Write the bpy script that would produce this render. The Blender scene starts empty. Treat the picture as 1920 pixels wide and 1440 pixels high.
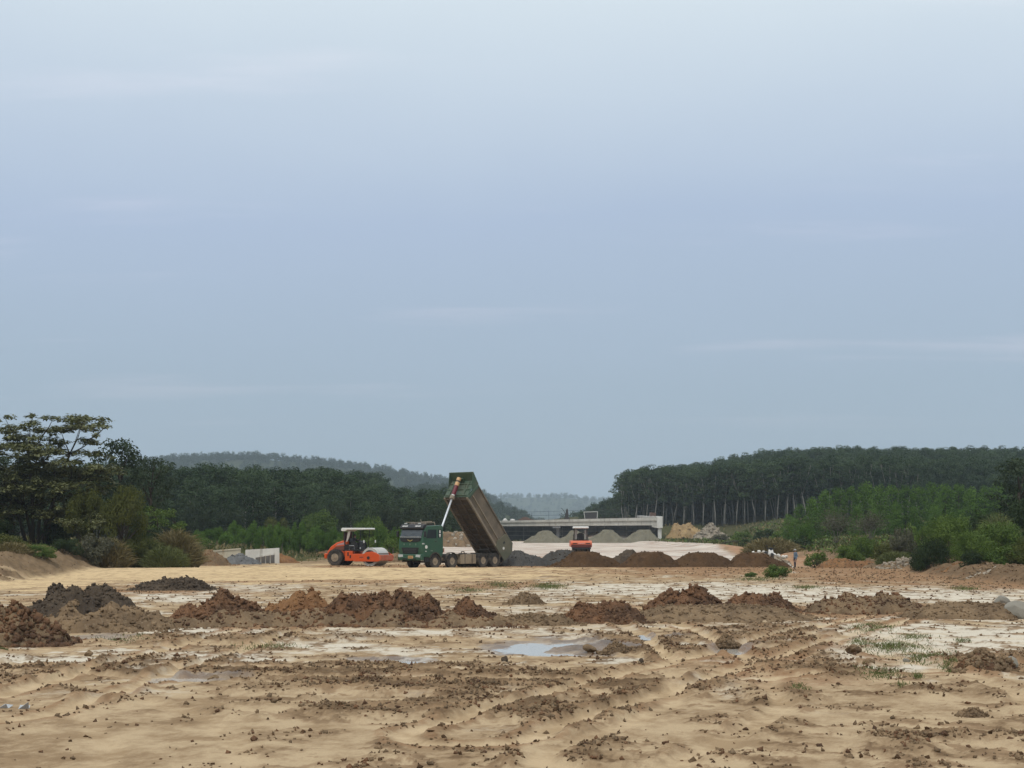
import bpy, math, random
import numpy as np
from mathutils import Vector, Matrix, Euler

rng = np.random.default_rng(7)
random.seed(7)
SC = bpy.context.scene
COL = SC.collection

# ------------------------------------------------------------------ camera
F, CX, YH, CH = 2884.0, 960.0, 998.0, 2.85      # focal length / principal column / horizon row (photo px), eye height
cam = bpy.data.cameras.new('camera')
cam.sensor_width = 36.0
cam.lens = F / 1920.0 * 36.0
cam.shift_y = (YH - 720.0) / 1920.0
cam.clip_start, cam.clip_end = 0.5, 20000.0
camo = bpy.data.objects.new('camera', cam)
camo.location = (0, 0, CH)
camo.rotation_euler = (math.radians(90), 0, 0)
COL.objects.link(camo)
SC.camera = camo

# ------------------------------------------------------------------ sky, sun, exposure
SUN_EL, SUN_AZ = 58.0, 200.0        # degrees; azimuth measured from +Y clockwise (behind, a little to the left)
w = bpy.data.worlds.new('World'); SC.world = w; w.use_nodes = True
nt = w.node_tree; nt.nodes.clear()
def N(t, **kw):
    n = nt.nodes.new(t)
    for k, v in kw.items(): setattr(n, k, v)
    return n
out = N('ShaderNodeOutputWorld'); bg = N('ShaderNodeBackground'); bg.inputs['Strength'].default_value = 0.1
sky = N('ShaderNodeTexSky'); sky.sky_type = 'NISHITA'; sky.sun_disc = False
sky.sun_elevation = math.radians(SUN_EL); sky.sun_rotation = math.radians(SUN_AZ); sky.dust_density = 3.0
tc = N('ShaderNodeTexCoord'); sep = N('ShaderNodeSeparateXYZ'); nt.links.new(tc.outputs['Generated'], sep.inputs[0])
def M(op, a, b=None, c=None):
    n = N('ShaderNodeMath', operation=op)
    for i, v in enumerate((a, b, c)):
        if v is None: continue
        if isinstance(v, (int, float)): n.inputs[i].default_value = v
        else: nt.links.new(v, n.inputs[i])
    return n.outputs[0]
zc = M('MAXIMUM', sep.outputs['Z'], 0.0)
# overcast dome: dim at the horizon, brightest overhead
ramp = N('ShaderNodeValToRGB'); cr = ramp.color_ramp
cr.elements[0].position = 0.0; cr.elements[0].color = (0.0385, 0.048, 0.056, 1)
cr.elements[1].position = 1.0; cr.elements[1].color = (0.132, 0.140, 0.146, 1)
for p, c in ((0.09, (0.0395, 0.050, 0.0610)), (0.20, (0.046, 0.0565, 0.0735)), (0.33, (0.073, 0.0830, 0.0905)), (0.6, (0.106, 0.114, 0.122))):
    e = cr.elements.new(p); e.color = (*c, 1)
# two cloud layers, laid out on a flat ceiling so that they foreshorten to the horizon
den = M('ADD', zc, 0.09)
comb = N('ShaderNodeCombineXYZ')
nt.links.new(M('DIVIDE', sep.outputs['X'], den), comb.inputs[0]); nt.links.new(M('DIVIDE', sep.outputs['Y'], den), comb.inputs[1])
def noise(vec, scale, detail, rough, off):
    mp = N('ShaderNodeMapping'); mp.inputs['Location'].default_value = off[0]; mp.inputs['Scale'].default_value = off[1]
    nt.links.new(vec, mp.inputs[0])
    n = N('ShaderNodeTexNoise'); n.inputs['Scale'].default_value = scale; n.inputs['Detail'].default_value = detail
    n.inputs['Roughness'].default_value = rough; nt.links.new(mp.outputs[0], n.inputs['Vector'])
    return n.outputs['Fac']
n1 = noise(comb.outputs[0], 0.55, 5, 0.5, ((3.1, 1.7, 0), (1, 0.7, 1)))
n2 = noise(comb.outputs[0], 1.0, 6, 0.55, ((8.3, 4.45, 0), (0.5, 1.5, 1)))
offr = M('MULTIPLY', M('SUBTRACT', n1, 0.5), 0.10)
zz = M('ADD', zc, M('MULTIPLY', offr, M('MINIMUM', M('MULTIPLY', zc, 4.0), 1.0)))
nt.links.new(zz, ramp.inputs[0])
mix = N('ShaderNodeMix', data_type='RGBA', blend_type='MIX')
streak = N('ShaderNodeMapRange', interpolation_type='SMOOTHSTEP'); streak.inputs['From Min'].default_value = 0.54; streak.inputs['From Max'].default_value = 0.72
nt.links.new(n2, streak.inputs[0])
fade = N('ShaderNodeMapRange'); fade.inputs['From Min'].default_value = 0.05; fade.inputs['From Max'].default_value = 0.12
nt.links.new(zc, fade.inputs[0])
nt.links.new(M('MULTIPLY', M('MULTIPLY', streak.outputs[0], fade.outputs[0]), 0.45), mix.inputs['Factor'])
nt.links.new(ramp.outputs[0], mix.inputs['A'])
lift = N('ShaderNodeMix', data_type='RGBA', blend_type='ADD'); lift.inputs['Factor'].default_value = 1.0
nt.links.new(ramp.outputs[0], lift.inputs['A']); lift.inputs['B'].default_value = (0.028, 0.018, 0.016, 1)
nt.links.new(lift.outputs['Result'], mix.inputs['B'])
scale10 = N('ShaderNodeVectorMath', operation='SCALE'); scale10.inputs['Scale'].default_value = 93.0
nt.links.new(mix.outputs['Result'], scale10.inputs[0])
thin = N('ShaderNodeVectorMath', operation='SCALE'); thin.inputs['Scale'].default_value = 0.05   # what little clear sky filters through
nt.links.new(sky.outputs[0], thin.inputs[0])
addv = N('ShaderNodeVectorMath', operation='ADD')
nt.links.new(scale10.outputs[0], addv.inputs[0]); nt.links.new(thin.outputs[0], addv.inputs[1])
nt.links.new(addv.outputs[0], bg.inputs['Color']); nt.links.new(bg.outputs[0], out.inputs[0])

sl = bpy.data.lights.new('sun', 'SUN'); sl.energy = 1.35; sl.angle = math.radians(14); sl.color = (1.0, 0.95, 0.87)
so = bpy.data.objects.new('sun', sl); COL.objects.link(so)
az, el = math.radians(SUN_AZ), math.radians(SUN_EL)
sdir = Vector((math.sin(az) * math.cos(el), math.cos(az) * math.cos(el), math.sin(el)))
so.rotation_euler = sdir.to_track_quat('Z', 'Y').to_euler(); so.location = sdir * 60
vs = SC.view_settings
vs.view_transform = 'Standard'; vs.look = 'None'; vs.exposure = 0.0; vs.gamma = 1.0; vs.use_curve_mapping = False
cy = SC.cycles
cy.use_denoising = True; cy.max_bounces = 6; cy.diffuse_bounces = 3; cy.glossy_bounces = 2; cy.transmission_bounces = 4
cy.transparent_max_bounces = 8; cy.volume_bounces = 1; cy.use_adaptive_sampling = True; cy.adaptive_threshold = 0.02

# ------------------------------------------------------------------ small tools
def at(px, py, d):                                   # photo pixel + distance from the eye -> point
    return Vector(((px - CX) / F * d, d, CH - (py - YH) / F * d))
def sstep(a, b, x):
    t = np.clip((x - a) / (b - a), 0, 1); return t * t * (3 - 2 * t)
def _h(ix, iy, s):
    n = (ix.astype(np.int64) * 374761393 + iy.astype(np.int64) * 668265263 + s * 974634757) & 0xFFFFFFFF
    n = ((n ^ (n >> 13)) * 1274126177) & 0xFFFFFFFF
    return n ^ (n >> 16)
def pn(x, y, s=0):                                   # gradient noise, about -0.7..0.7
    x = np.asarray(x, float); y = np.asarray(y, float)
    ix = np.floor(x); iy = np.floor(y); fx = x - ix; fy = y - iy
    u = fx * fx * fx * (fx * (fx * 6 - 15) + 10); v = fy * fy * fy * (fy * (fy * 6 - 15) + 10)
    def g(dx, dy):
        a = _h(ix + dx, iy + dy, s) * (2 * math.pi / 4294967296.0)
        return np.cos(a) * (fx - dx) + np.sin(a) * (fy - dy)
    a = g(0, 0); b = g(1, 0); c = g(0, 1); d = g(1, 1)
    return (a + (b - a) * u) * (1 - v) + (c + (d - c) * u) * v
def fbm(x, y, o=4, s=0, gain=0.5):
    r = 0; a = 1.0
    for k in range(o):
        r = r + a * pn(x * 2 ** k + 17.3 * k, y * 2 ** k - 9.1 * k, s + k); a *= gain
    return r
def billow(x, y, o=3, s=0, gain=0.5):
    r = 0; a = 1.0
    for k in range(o):
        r = r + a * (1 - 2 * np.abs(pn(x * 2 ** k + 5.7 * k, y * 2 ** k + 3.9 * k, s + k))); a *= gain
    return r

def mesh_np(name, V, Fc, smooth=False):
    me = bpy.data.meshes.new(name)
    V = np.ascontiguousarray(V, np.float32); Fc = np.ascontiguousarray(Fc, np.int32)
    me.vertices.add(len(V)); me.vertices.foreach_set('co', V.ravel())
    k = Fc.shape[1]
    me.loops.add(Fc.size); me.loops.foreach_set('vertex_index', Fc.ravel())
    me.polygons.add(len(Fc)); me.polygons.foreach_set('loop_start', np.arange(0, Fc.size, k, dtype=np.int32))
    if smooth: me.polygons.foreach_set('use_smooth', np.ones(len(Fc), bool))
    me.update(calc_edges=True)
    return me
def attr(me, name, arr):
    a = me.attributes.new(name, 'FLOAT', 'POINT'); a.data.foreach_set('value', np.ascontiguousarray(arr, np.float32).ravel())
def obj(name, me, mat=None, parent=None, loc=None, rot=None):
    o = bpy.data.objects.new(name, me); COL.objects.link(o)
    if mat is not None and me is not None:
        if not me.materials: me.materials.append(mat)
        elif me.materials[0] != mat:                     # shared mesh, own material
            o.material_slots[0].link = 'OBJECT'; o.material_slots[0].material = mat
    if parent is not None: o.parent = parent
    if loc is not None: o.location = loc
    if rot is not None: o.rotation_euler = rot
    return o
def tag(o, label=None, cat=None, group=None, kind=None):
    if label: o['label'] = label
    if cat: o['category'] = cat
    if group: o['group'] = group
    if kind: o['kind'] = kind
    return o
def empty(name, loc, rz=0.0):
    o = bpy.data.objects.new(name, None); COL.objects.link(o); o.location = loc; o.rotation_euler = (0, 0, rz)
    o.empty_display_size = 0.3
    return o
def copy_tree(o, parent=None):
    c = o.copy(); COL.objects.link(c); c.parent = parent
    for ch in o.children: copy_tree(ch, c)
    return c

class MB:                                            # collects simple solids, then becomes ONE mesh
    def __init__(s): s.v = []; s.f = []
    def add(s, vs, fs):
        n = len(s.v); s.v += [tuple(v) for v in vs]; s.f += [tuple(i + n for i in f) for f in fs]; return s
    def box(s, c, d, rot=None):
        hx, hy, hz = d[0] / 2, d[1] / 2, d[2] / 2
        vs = [Vector((x, y, z)) for x in (-hx, hx) for y in (-hy, hy) for z in (-hz, hz)]
        if rot is not None: vs = [rot @ v for v in vs]
        return s.add([v + Vector(c) for v in vs], [(0, 1, 3, 2), (4, 6, 7, 5), (0, 4, 5, 1), (2, 3, 7, 6), (0, 2, 6, 4), (1, 5, 7, 3)])
    def prism(s, prof, y0, y1, plane='xz'):          # closed outline extruded
        n = len(prof)
        def mk(a, b, c): return (a, c, b) if plane == 'xz' else ((c, a, b) if plane == 'yz' else (a, b, c))
        vs = [mk(a, b, y0) for a, b in prof] + [mk(a, b, y1) for a, b in prof]
        fs = [tuple(range(n)), tuple(range(2 * n - 1, n - 1, -1))] + [(i, i + n, (i + 1) % n + n, (i + 1) % n) for i in range(n)]
        return s.add(vs, fs)
    def tube(s, pts, rad, n=8, cap=True):
        pts = [Vector(p) for p in pts]; m = len(pts)
        rad = list(rad) if hasattr(rad, '__len__') else [rad] * m
        vs = []; fs = []
        for i, p in enumerate(pts):
            t = (pts[min(i + 1, m - 1)] - pts[max(i - 1, 0)]).normalized()
            u = t.orthogonal() if abs(t.z) > 0.99 else t.cross(Vector((0, 0, 1)))
            u.normalize(); q = t.cross(u)
            for k in range(n):
                a = 2 * math.pi * k / n; vs.append(p + (u * math.cos(a) + q * math.sin(a)) * rad[i])
        for i in range(m - 1):
            for k in range(n): fs.append((i * n + k, i * n + (k + 1) % n, (i + 1) * n + (k + 1) % n, (i + 1) * n + k))
        if cap: fs += [tuple(range(n - 1, -1, -1)), tuple(range((m - 1) * n, m * n))]
        return s.add(vs, fs)
    def lathe(s, prof, c=(0, 0, 0), n=28, axis='y', cap=True):  # prof: (radius, along axis)
        vs = []; fs = []; m = len(prof)
        for r, h in prof:
            for k in range(n):
                a = 2 * math.pi * k / n
                p = (r * math.cos(a), h, r * math.sin(a)) if axis == 'y' else ((r * math.cos(a), r * math.sin(a), h) if axis == 'z' else (h, r * math.cos(a), r * math.sin(a)))
                vs.append(Vector(p) + Vector(c))
        for i in range(m - 1):
            for k in range(n): fs.append((i * n + k, i * n + (k + 1) % n, (i + 1) * n + (k + 1) % n, (i + 1) * n + k))
        if cap: fs += [tuple(range(n)), tuple(range((m - 1) * n, m * n))]
        return s.add(vs, fs)
    def xform(s, mat): s.v = [tuple(mat @ Vector(v)) for v in s.v]; return s
    def mesh(s, name, smooth=False):
        me = bpy.data.meshes.new(name); me.from_pydata(s.v, [], s.f)
        import bmesh
        b = bmesh.new(); b.from_mesh(me); bmesh.ops.recalc_face_normals(b, faces=b.faces); b.to_mesh(me); b.free()
        if smooth: me.polygons.foreach_set('use_smooth', np.ones(len(me.polygons), bool))
        me.update(); return me
    def build(s, name, mat, parent=None, bevel=0.0, smooth=False, loc=None, rot=None, seg=2):
        o = obj(name, s.mesh(name, smooth), mat, parent, loc, rot)
        if bevel:
            b = o.modifiers.new('bevel', 'BEVEL'); b.width = bevel; b.segments = seg; b.limit_method = 'ANGLE'; b.angle_limit = math.radians(35)
        return o

# ------------------------------------------------------------------ materials
class NT:
    def __init__(s, name):
        s.m = bpy.data.materials.new(name); s.m.use_nodes = True; s.t = s.m.node_tree; s.t.nodes.clear()
        s.out = s.t.nodes.new('ShaderNodeOutputMaterial')
    def n(s, t, **kw):
        x = s.t.nodes.new(t)
        for k, v in kw.items(): setattr(x, k, v)
        return x
    def l(s, a, b): s.t.links.new(a, b)
    def noise(s, scale, detail=4, rough=0.55, vec=None, sc=None):
        x = s.n('ShaderNodeTexNoise'); x.inputs['Scale'].default_value = scale; x.inputs['Detail'].default_value = detail; x.inputs['Roughness'].default_value = rough
        v = vec
        if v is None: v = s.n('ShaderNodeTexCoord').outputs['Object']
        if sc is not None:
            mp = s.n('ShaderNodeMapping'); mp.inputs['Scale'].default_value = sc; s.l(v, mp.inputs[0]); v = mp.outputs[0]
        s.l(v, x.inputs['Vector']); return x.outputs['Fac']
    def rng(s, v, a, b, c=0.0, d=1.0):
        x = s.n('ShaderNodeMapRange', interpolation_type='SMOOTHSTEP')
        for k, q in (('From Min', a), ('From Max', b), ('To Min', c), ('To Max', d)): x.inputs[k].default_value = q
        s.l(v, x.inputs[0]); return x.outputs[0]
    def mix(s, f, a, b, mode='MIX'):
        x = s.n('ShaderNodeMix', data_type='RGBA', blend_type=mode)
        for k, q in (('Factor', f), ('A', a), ('B', b)):
            if isinstance(q, (int, float)): x.inputs[k].default_value = q
            elif isinstance(q, tuple): x.inputs[k].default_value = (*q, 1)
            else: s.l(q, x.inputs[k])
        return x.outputs['Result']
    def math(s, op, a, b=0.0):
        x = s.n('ShaderNodeMath', operation=op)
        for i, q in enumerate((a, b)):
            if isinstance(q, (int, float)): x.inputs[i].default_value = q
            else: s.l(q, x.inputs[i])
        return x.outputs[0]
    def attr(s, name):
        x = s.n('ShaderNodeAttribute'); x.attribute_name = name; return x.outputs['Fac']
    def bsdf(s, col, rough=0.8, metal=0.0, spec=0.3, bump=None, bstr=0.4, bdist=0.05):
        b = s.n('ShaderNodeBsdfPrincipled')
        if isinstance(col, tuple): b.inputs['Base Color'].default_value = (*col, 1)
        else: s.l(col, b.inputs['Base Color'])
        if isinstance(rough, (int, float)): b.inputs['Roughness'].default_value = rough
        else: s.l(rough, b.inputs['Roughness'])
        b.inputs['Metallic'].default_value = metal
        if isinstance(spec, (int, float)): b.inputs['Specular IOR Level'].default_value = spec
        else: s.l(spec, b.inputs['Specular IOR Level'])
        if bump is not None:
            bp = s.n('ShaderNodeBump'); bp.inputs['Strength'].default_value = bstr; bp.inputs['Distance'].default_value = bdist
            s.l(bump, bp.inputs['Height']); s.l(bp.outputs[0], b.inputs['Normal'])
        s.l(b.outputs[0], s.out.inputs[0]); return b

def soil(name, a, b, c, sc=1.0, bd=0.06):
    q = NT(name)
    n1 = q.noise(1.1 * sc, 5, 0.6); n2 = q.noise(6.5 * sc, 5, 0.65); n3 = q.noise(28 * sc, 3, 0.6)
    col = q.mix(q.rng(n1, 0.38, 0.62), a, b); col = q.mix(q.rng(n2, 0.5, 0.75, 0, 0.75), col, c)
    col = q.mix(q.rng(n3, 0.3, 0.75, 0.0, 0.3), col, (a[0] * 0.55, a[1] * 0.55, a[2] * 0.55))
    q.bsdf(col, 0.95, 0, 0.0, q.math('ADD', n2, q.math('MULTIPLY', n3, 0.5)), 0.8, bd); return q.m
def paint(name, col, dust=(0.23, 0.19, 0.14), lo=0.45, hi=0.75, amt=0.7, rough=0.45, sc=1.6, metal=0.0, stretch=None):
    q = NT(name); n1 = q.noise(sc, 6, 0.65, sc=stretch); n2 = q.noise(sc * 9, 3, 0.6)
    f = q.rng(n1, lo, hi, 0, amt)
    c = q.mix(f, q.mix(q.rng(n2, 0.2, 0.8, 0.0, 0.35), col, tuple(k * 0.7 for k in col)), dust)
    r = q.rng(f, 0, 0.7, rough, 0.88)
    q.bsdf(c, r, metal, 0.4, n2, 0.12, 0.01); return q.m
def leafmat(name, a, b, rough=0.6, trans=0.22, sheen=0.08, vary=0.6):
    q = NT(name)
    oi = q.n('ShaderNodeObjectInfo')
    t = q.attr('tint')
    big = q.noise(0.45, 3, 0.6)
    f = q.math('ADD', q.math('MULTIPLY', t, 0.55), q.math('MULTIPLY', q.rng(big, 0.3, 0.7), 0.35))
    f = q.math('ADD', f, q.math('MULTIPLY', q.math('SUBTRACT', oi.outputs['Random'], 0.4), vary * 0.5))
    c = q.mix(f, a, b)
    d = q.n('ShaderNodeBsdfPrincipled'); d.inputs['Roughness'].default_value = rough; d.inputs['Specular IOR Level'].default_value = sheen
    q.l(c, d.inputs['Base Color'])
    tr = q.n('ShaderNodeBsdfTranslucent'); q.l(q.mix(1.0, c, (1.0, 1.05, 0.55), 'MULTIPLY'), tr.inputs['Color'])
    ms = q.n('ShaderNodeMixShader'); ms.inputs[0].default_value = trans; q.l(d.outputs[0], ms.inputs[1]); q.l(tr.outputs[0], ms.inputs[2])
    q.l(ms.outputs[0], q.out.inputs[0]); return q.m
def plain(name, col, rough=0.6, metal=0.0, spec=0.4):
    q = NT(name); n = q.noise(4.0, 4, 0.6)
    q.bsdf(q.mix(q.rng(n, 0.25, 0.8, 0, 0.45), col, tuple(k * 0.65 for k in col)), rough, metal, spec, n, 0.1, 0.01); return q.m
def bark(name, a, b):
    q = NT(name); n = q.noise(2.5, 5, 0.65, sc=(1, 1, 0.35)); q.bsdf(q.mix(q.rng(n, 0.35, 0.68), a, b), 0.9, 0, 0.1, n, 0.6, 0.03); return q.m
def concrete(name, a, b, stain=(0.10, 0.09, 0.075)):
    q = NT(name); n1 = q.noise(0.5, 5, 0.6); n2 = q.noise(1.2, 6, 0.7, sc=(1, 1, 0.18)); n3 = q.noise(12, 3)
    c = q.mix(q.rng(n1, 0.35, 0.65), a, b); c = q.mix(q.rng(n2, 0.52, 0.78, 0, 0.75), c, stain)
    q.bsdf(c, 0.9, 0, 0.2, n3, 0.25, 0.02); return q.m

# ------------------------------------------------------------------ the ground: height in metres at (x, distance)
def xr(d): return 22 + (d - 147) * 0.112               # right edge of the raised, pale carriageway
def xl(d): return -9 - (d - 147) * 0.03
def base(x, y):
    x = np.asarray(x, float); y = np.asarray(y, float)
    z = 0.30 * sstep(97, 109.5, y) - 0.17 * sstep(110.5, 113.5, y) + 0.05 * pn(x / 9, y / 11, 3)
    on = sstep(-3.5, 0, x - xl(y)) * sstep(-5, 0.5, xr(y) - x) * sstep(124, 150, y)
    z = z + on * (0.52 - 0.25 * sstep(180, 380, y))
    wob = 0.9 * pn(y / 4.0, x * 0 + 2.2, 9) + 0.4 * pn(y / 1.3, x * 0 + 7, 10)
    lb = sstep(0, 3.2, -29.3 - x + wob)                 # bank on the left
    z = z + lb * (1.3 * (1 - 0.35 * sstep(128, 150, y)) + 0.55 * sstep(3, 12, -29.3 - x)) * sstep(40, 75, y)
    rb = sstep(0, 2.2, x - 27.0 + wob) * sstep(50, 80, y)
    z = z + rb * (0.55 + 0.02 * np.clip(x - 29, 0, 60)) * (1 - 0.3 * sstep(110, 135, y))
    rr = sstep(0, 18, x - xr(np.maximum(y, 147)) - 1.5) * sstep(135, 175, y)
    z = z + rr * (1.0 + 4.0 * sstep(190, 420, y))
    z = z + 3.6 * sstep(388, 416, y) * sstep(14, 27, x) * (1 - sstep(0, 18, x - xr(y) - 1.5)) + 0.068 * np.clip(y - 430, 0, 210) * np.clip((x + 5) / 110, 0, 1.1) * (1 - 0.6 * sstep(900, 1500, y))
    z = z + 2.0 * sstep(250, 340, y) * sstep(12, 40, -x) + 0.035 * np.clip(y - 330, 0, 160) * sstep(10, 50, -x)
    z = z - 0.3 * sstep(108, 118, y) * sstep(20, 22.5, x) * (1 - sstep(134, 145, y))
    z = z + np.clip(y - 620, 0, 1200) * 0.008 - np.clip(y - 1820, 0, 9000) * 0.002
    return z
def topix(x, y): return CX + F * x / y, YH + F * CH / y   # where a point of the flat ground falls in the photo

# soft patches, listed by where they lie in the photo: (col, row, half width, half height, weight)
PALE = [(1250, 1106, 330, 13, 1), (1640, 1117, 420, 17, 1), (1790, 1205, 300, 46, 1), (1530, 1182, 210, 16, .7), (1000, 1150, 170, 20, .6), (120, 1238, 190, 13, .95),
        (330, 1185, 150, 9, .8), (430, 1236, 170, 12, .9), (600, 1216, 190, 12, .8), (800, 1187, 300, 14, .7), (330, 1121, 170, 13, .75), (470, 1102, 150, 11, .6),
        (1000, 1120, 90, 12, .6), (1370, 1165, 110, 22, .5), (240, 1300, 220, 12, .5), (950, 1365, 260, 14, .35), (1360, 1295, 60, 22, .45), (820, 1305, 160, 6, .4), (1560, 1335, 160, 8, .35), (1150, 1175, 150, 14, .5)]
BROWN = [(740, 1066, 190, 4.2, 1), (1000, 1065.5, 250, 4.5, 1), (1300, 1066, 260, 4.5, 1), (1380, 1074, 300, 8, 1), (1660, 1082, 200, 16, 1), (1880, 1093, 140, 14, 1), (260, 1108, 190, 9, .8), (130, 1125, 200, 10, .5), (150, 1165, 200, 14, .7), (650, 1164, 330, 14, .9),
         (1350, 1145, 320, 14, .8), (1700, 1148, 260, 14, .9), (640, 1092, 300, 6, .6), (930, 1098, 120, 10, .7), (1480, 1235, 110, 34, .55), (1600, 1235, 90, 14, .5), (1850, 1245, 90, 22, .7)]
CHURN = [(760, 1262, 430, 13, 1), (860, 1288, 400, 18, .9), (1010, 1332, 190, 20, 1), (640, 1330, 330, 20, .75), (1180, 1212, 110, 18, 1), (1430, 1192, 90, 26, .9), (300, 1247, 170, 10, .9), (90, 1262, 120, 16, .9),
         (420, 1200, 300, 10, .6), (1250, 1285, 140, 22, .6), (1540, 1245, 130, 30, .6), (900, 1428, 300, 14, .6), (1500, 1375, 260, 24, .5), (1800, 1310, 180, 26, .4), (700, 1375, 160, 10, .45), (1750, 1400, 260, 24, .5), (1850, 1245, 90, 22, .9),
         (1300, 1420, 240, 20, .45), (230, 1312, 260, 7, .5), (1430, 1310, 160, 12, .45)]
YELL = [(420, 1078, 720, 17, 1), (60, 1098, 160, 12, .8), (1040, 1070, 240, 6, .7)]
WET = [(1040, 1212, 150, 16, 1), (1370, 1217, 70, 9, 1), (370, 1271, 90, 6, .9), (190, 1196, 110, 9, .9), (730, 1238, 110, 8, .8), (1240, 1196, 90, 10, .6)]
RED = [(1500, 1280, 200, 16, .5), (900, 1275, 260, 10, .35), (1640, 1085, 160, 10, .5)]
def patches(L, px, py, sd, wx, wy):
    r = np.zeros_like(px)
    for i, (a, b, c, d, wt) in enumerate(L):
        e = ((px - a + wx * c * 0.55) / c) ** 2 + ((py - b + wy * d * 0.9) / d) ** 2
        r = np.maximum(r, wt * np.exp(-e * 0.9))
    return r
RUTS = [([(-8.2, 24), (-7.9, 29), (-7.1, 43), (-6.2, 62)], 1.9, .055), ([(-0.6, 21.5), (0.33, 24), (3.96, 32.6), (9, 44), (13, 52)], 1.8, .05), ([(4.5, 34.5), (4.45, 37), (4.35, 46), (4.0, 58)], 1.75, .05),
        ([(-3.9, 17), (-4.4, 20), (-5.6, 23.5), (-9, 28.5), (-13, 32)], 1.7, .02), ([(-12, 38), (-4, 41), (4, 42), (14, 40)], 1.8, .04), ([(-16, 33), (-6, 31), (2, 30), (9, 32.5)], 1.8, .04), ([(1.2, 19), (3.5, 25), (4.2, 31)], 1.8, .03),
        ([(-30, 92), (-8, 101), (10, 104), (24, 98)], 2.0, .05), ([(-26, 84), (-5, 93), (8, 97)], 2.0, .04), ([(-12, 70), (2, 84), (12, 96)], 2.0, .04), ([(9, 20), (10, 30), (9, 42)], 1.8, .03)]
PUD = [(at(1045, 1215, F * CH / 217).xy, 1.55, 2.1), (at(1372, 1216, F * CH / 218).xy, .45, 1.0), (at(372, 1271, F * CH / 273).xy, .75, .55), (at(735, 1238, F * CH / 240).xy, .9, .8), (at(1236, 1194, F * CH / 196).xy, .5, .8)]
def seg_dist(x, y, pts):
    best = np.full_like(x, 1e9)
    for (ax, ay), (bx, by) in zip(pts[:-1], pts[1:]):
        vx, vy = bx - ax, by - ay; t = np.clip(((x - ax) * vx + (y - ay) * vy) / (vx * vx + vy * vy), 0, 1)
        dd = np.hypot(x - ax - t * vx, y - ay - t * vy)
        best = np.minimum(best, dd)
    return best
def pud(x, y):
    r = np.full_like(x, -9.0)
    wx = 0.35 * fbm(x * 1.1, y * 0.9, 3, 61)
    for (p, a, b) in PUD:
        r = np.maximum(r, 1 - np.sqrt(((x - p[0]) / a) ** 2 + ((y - p[1]) / b) ** 2) - wx)
    return r                                             # > 0 inside a puddle
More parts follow.
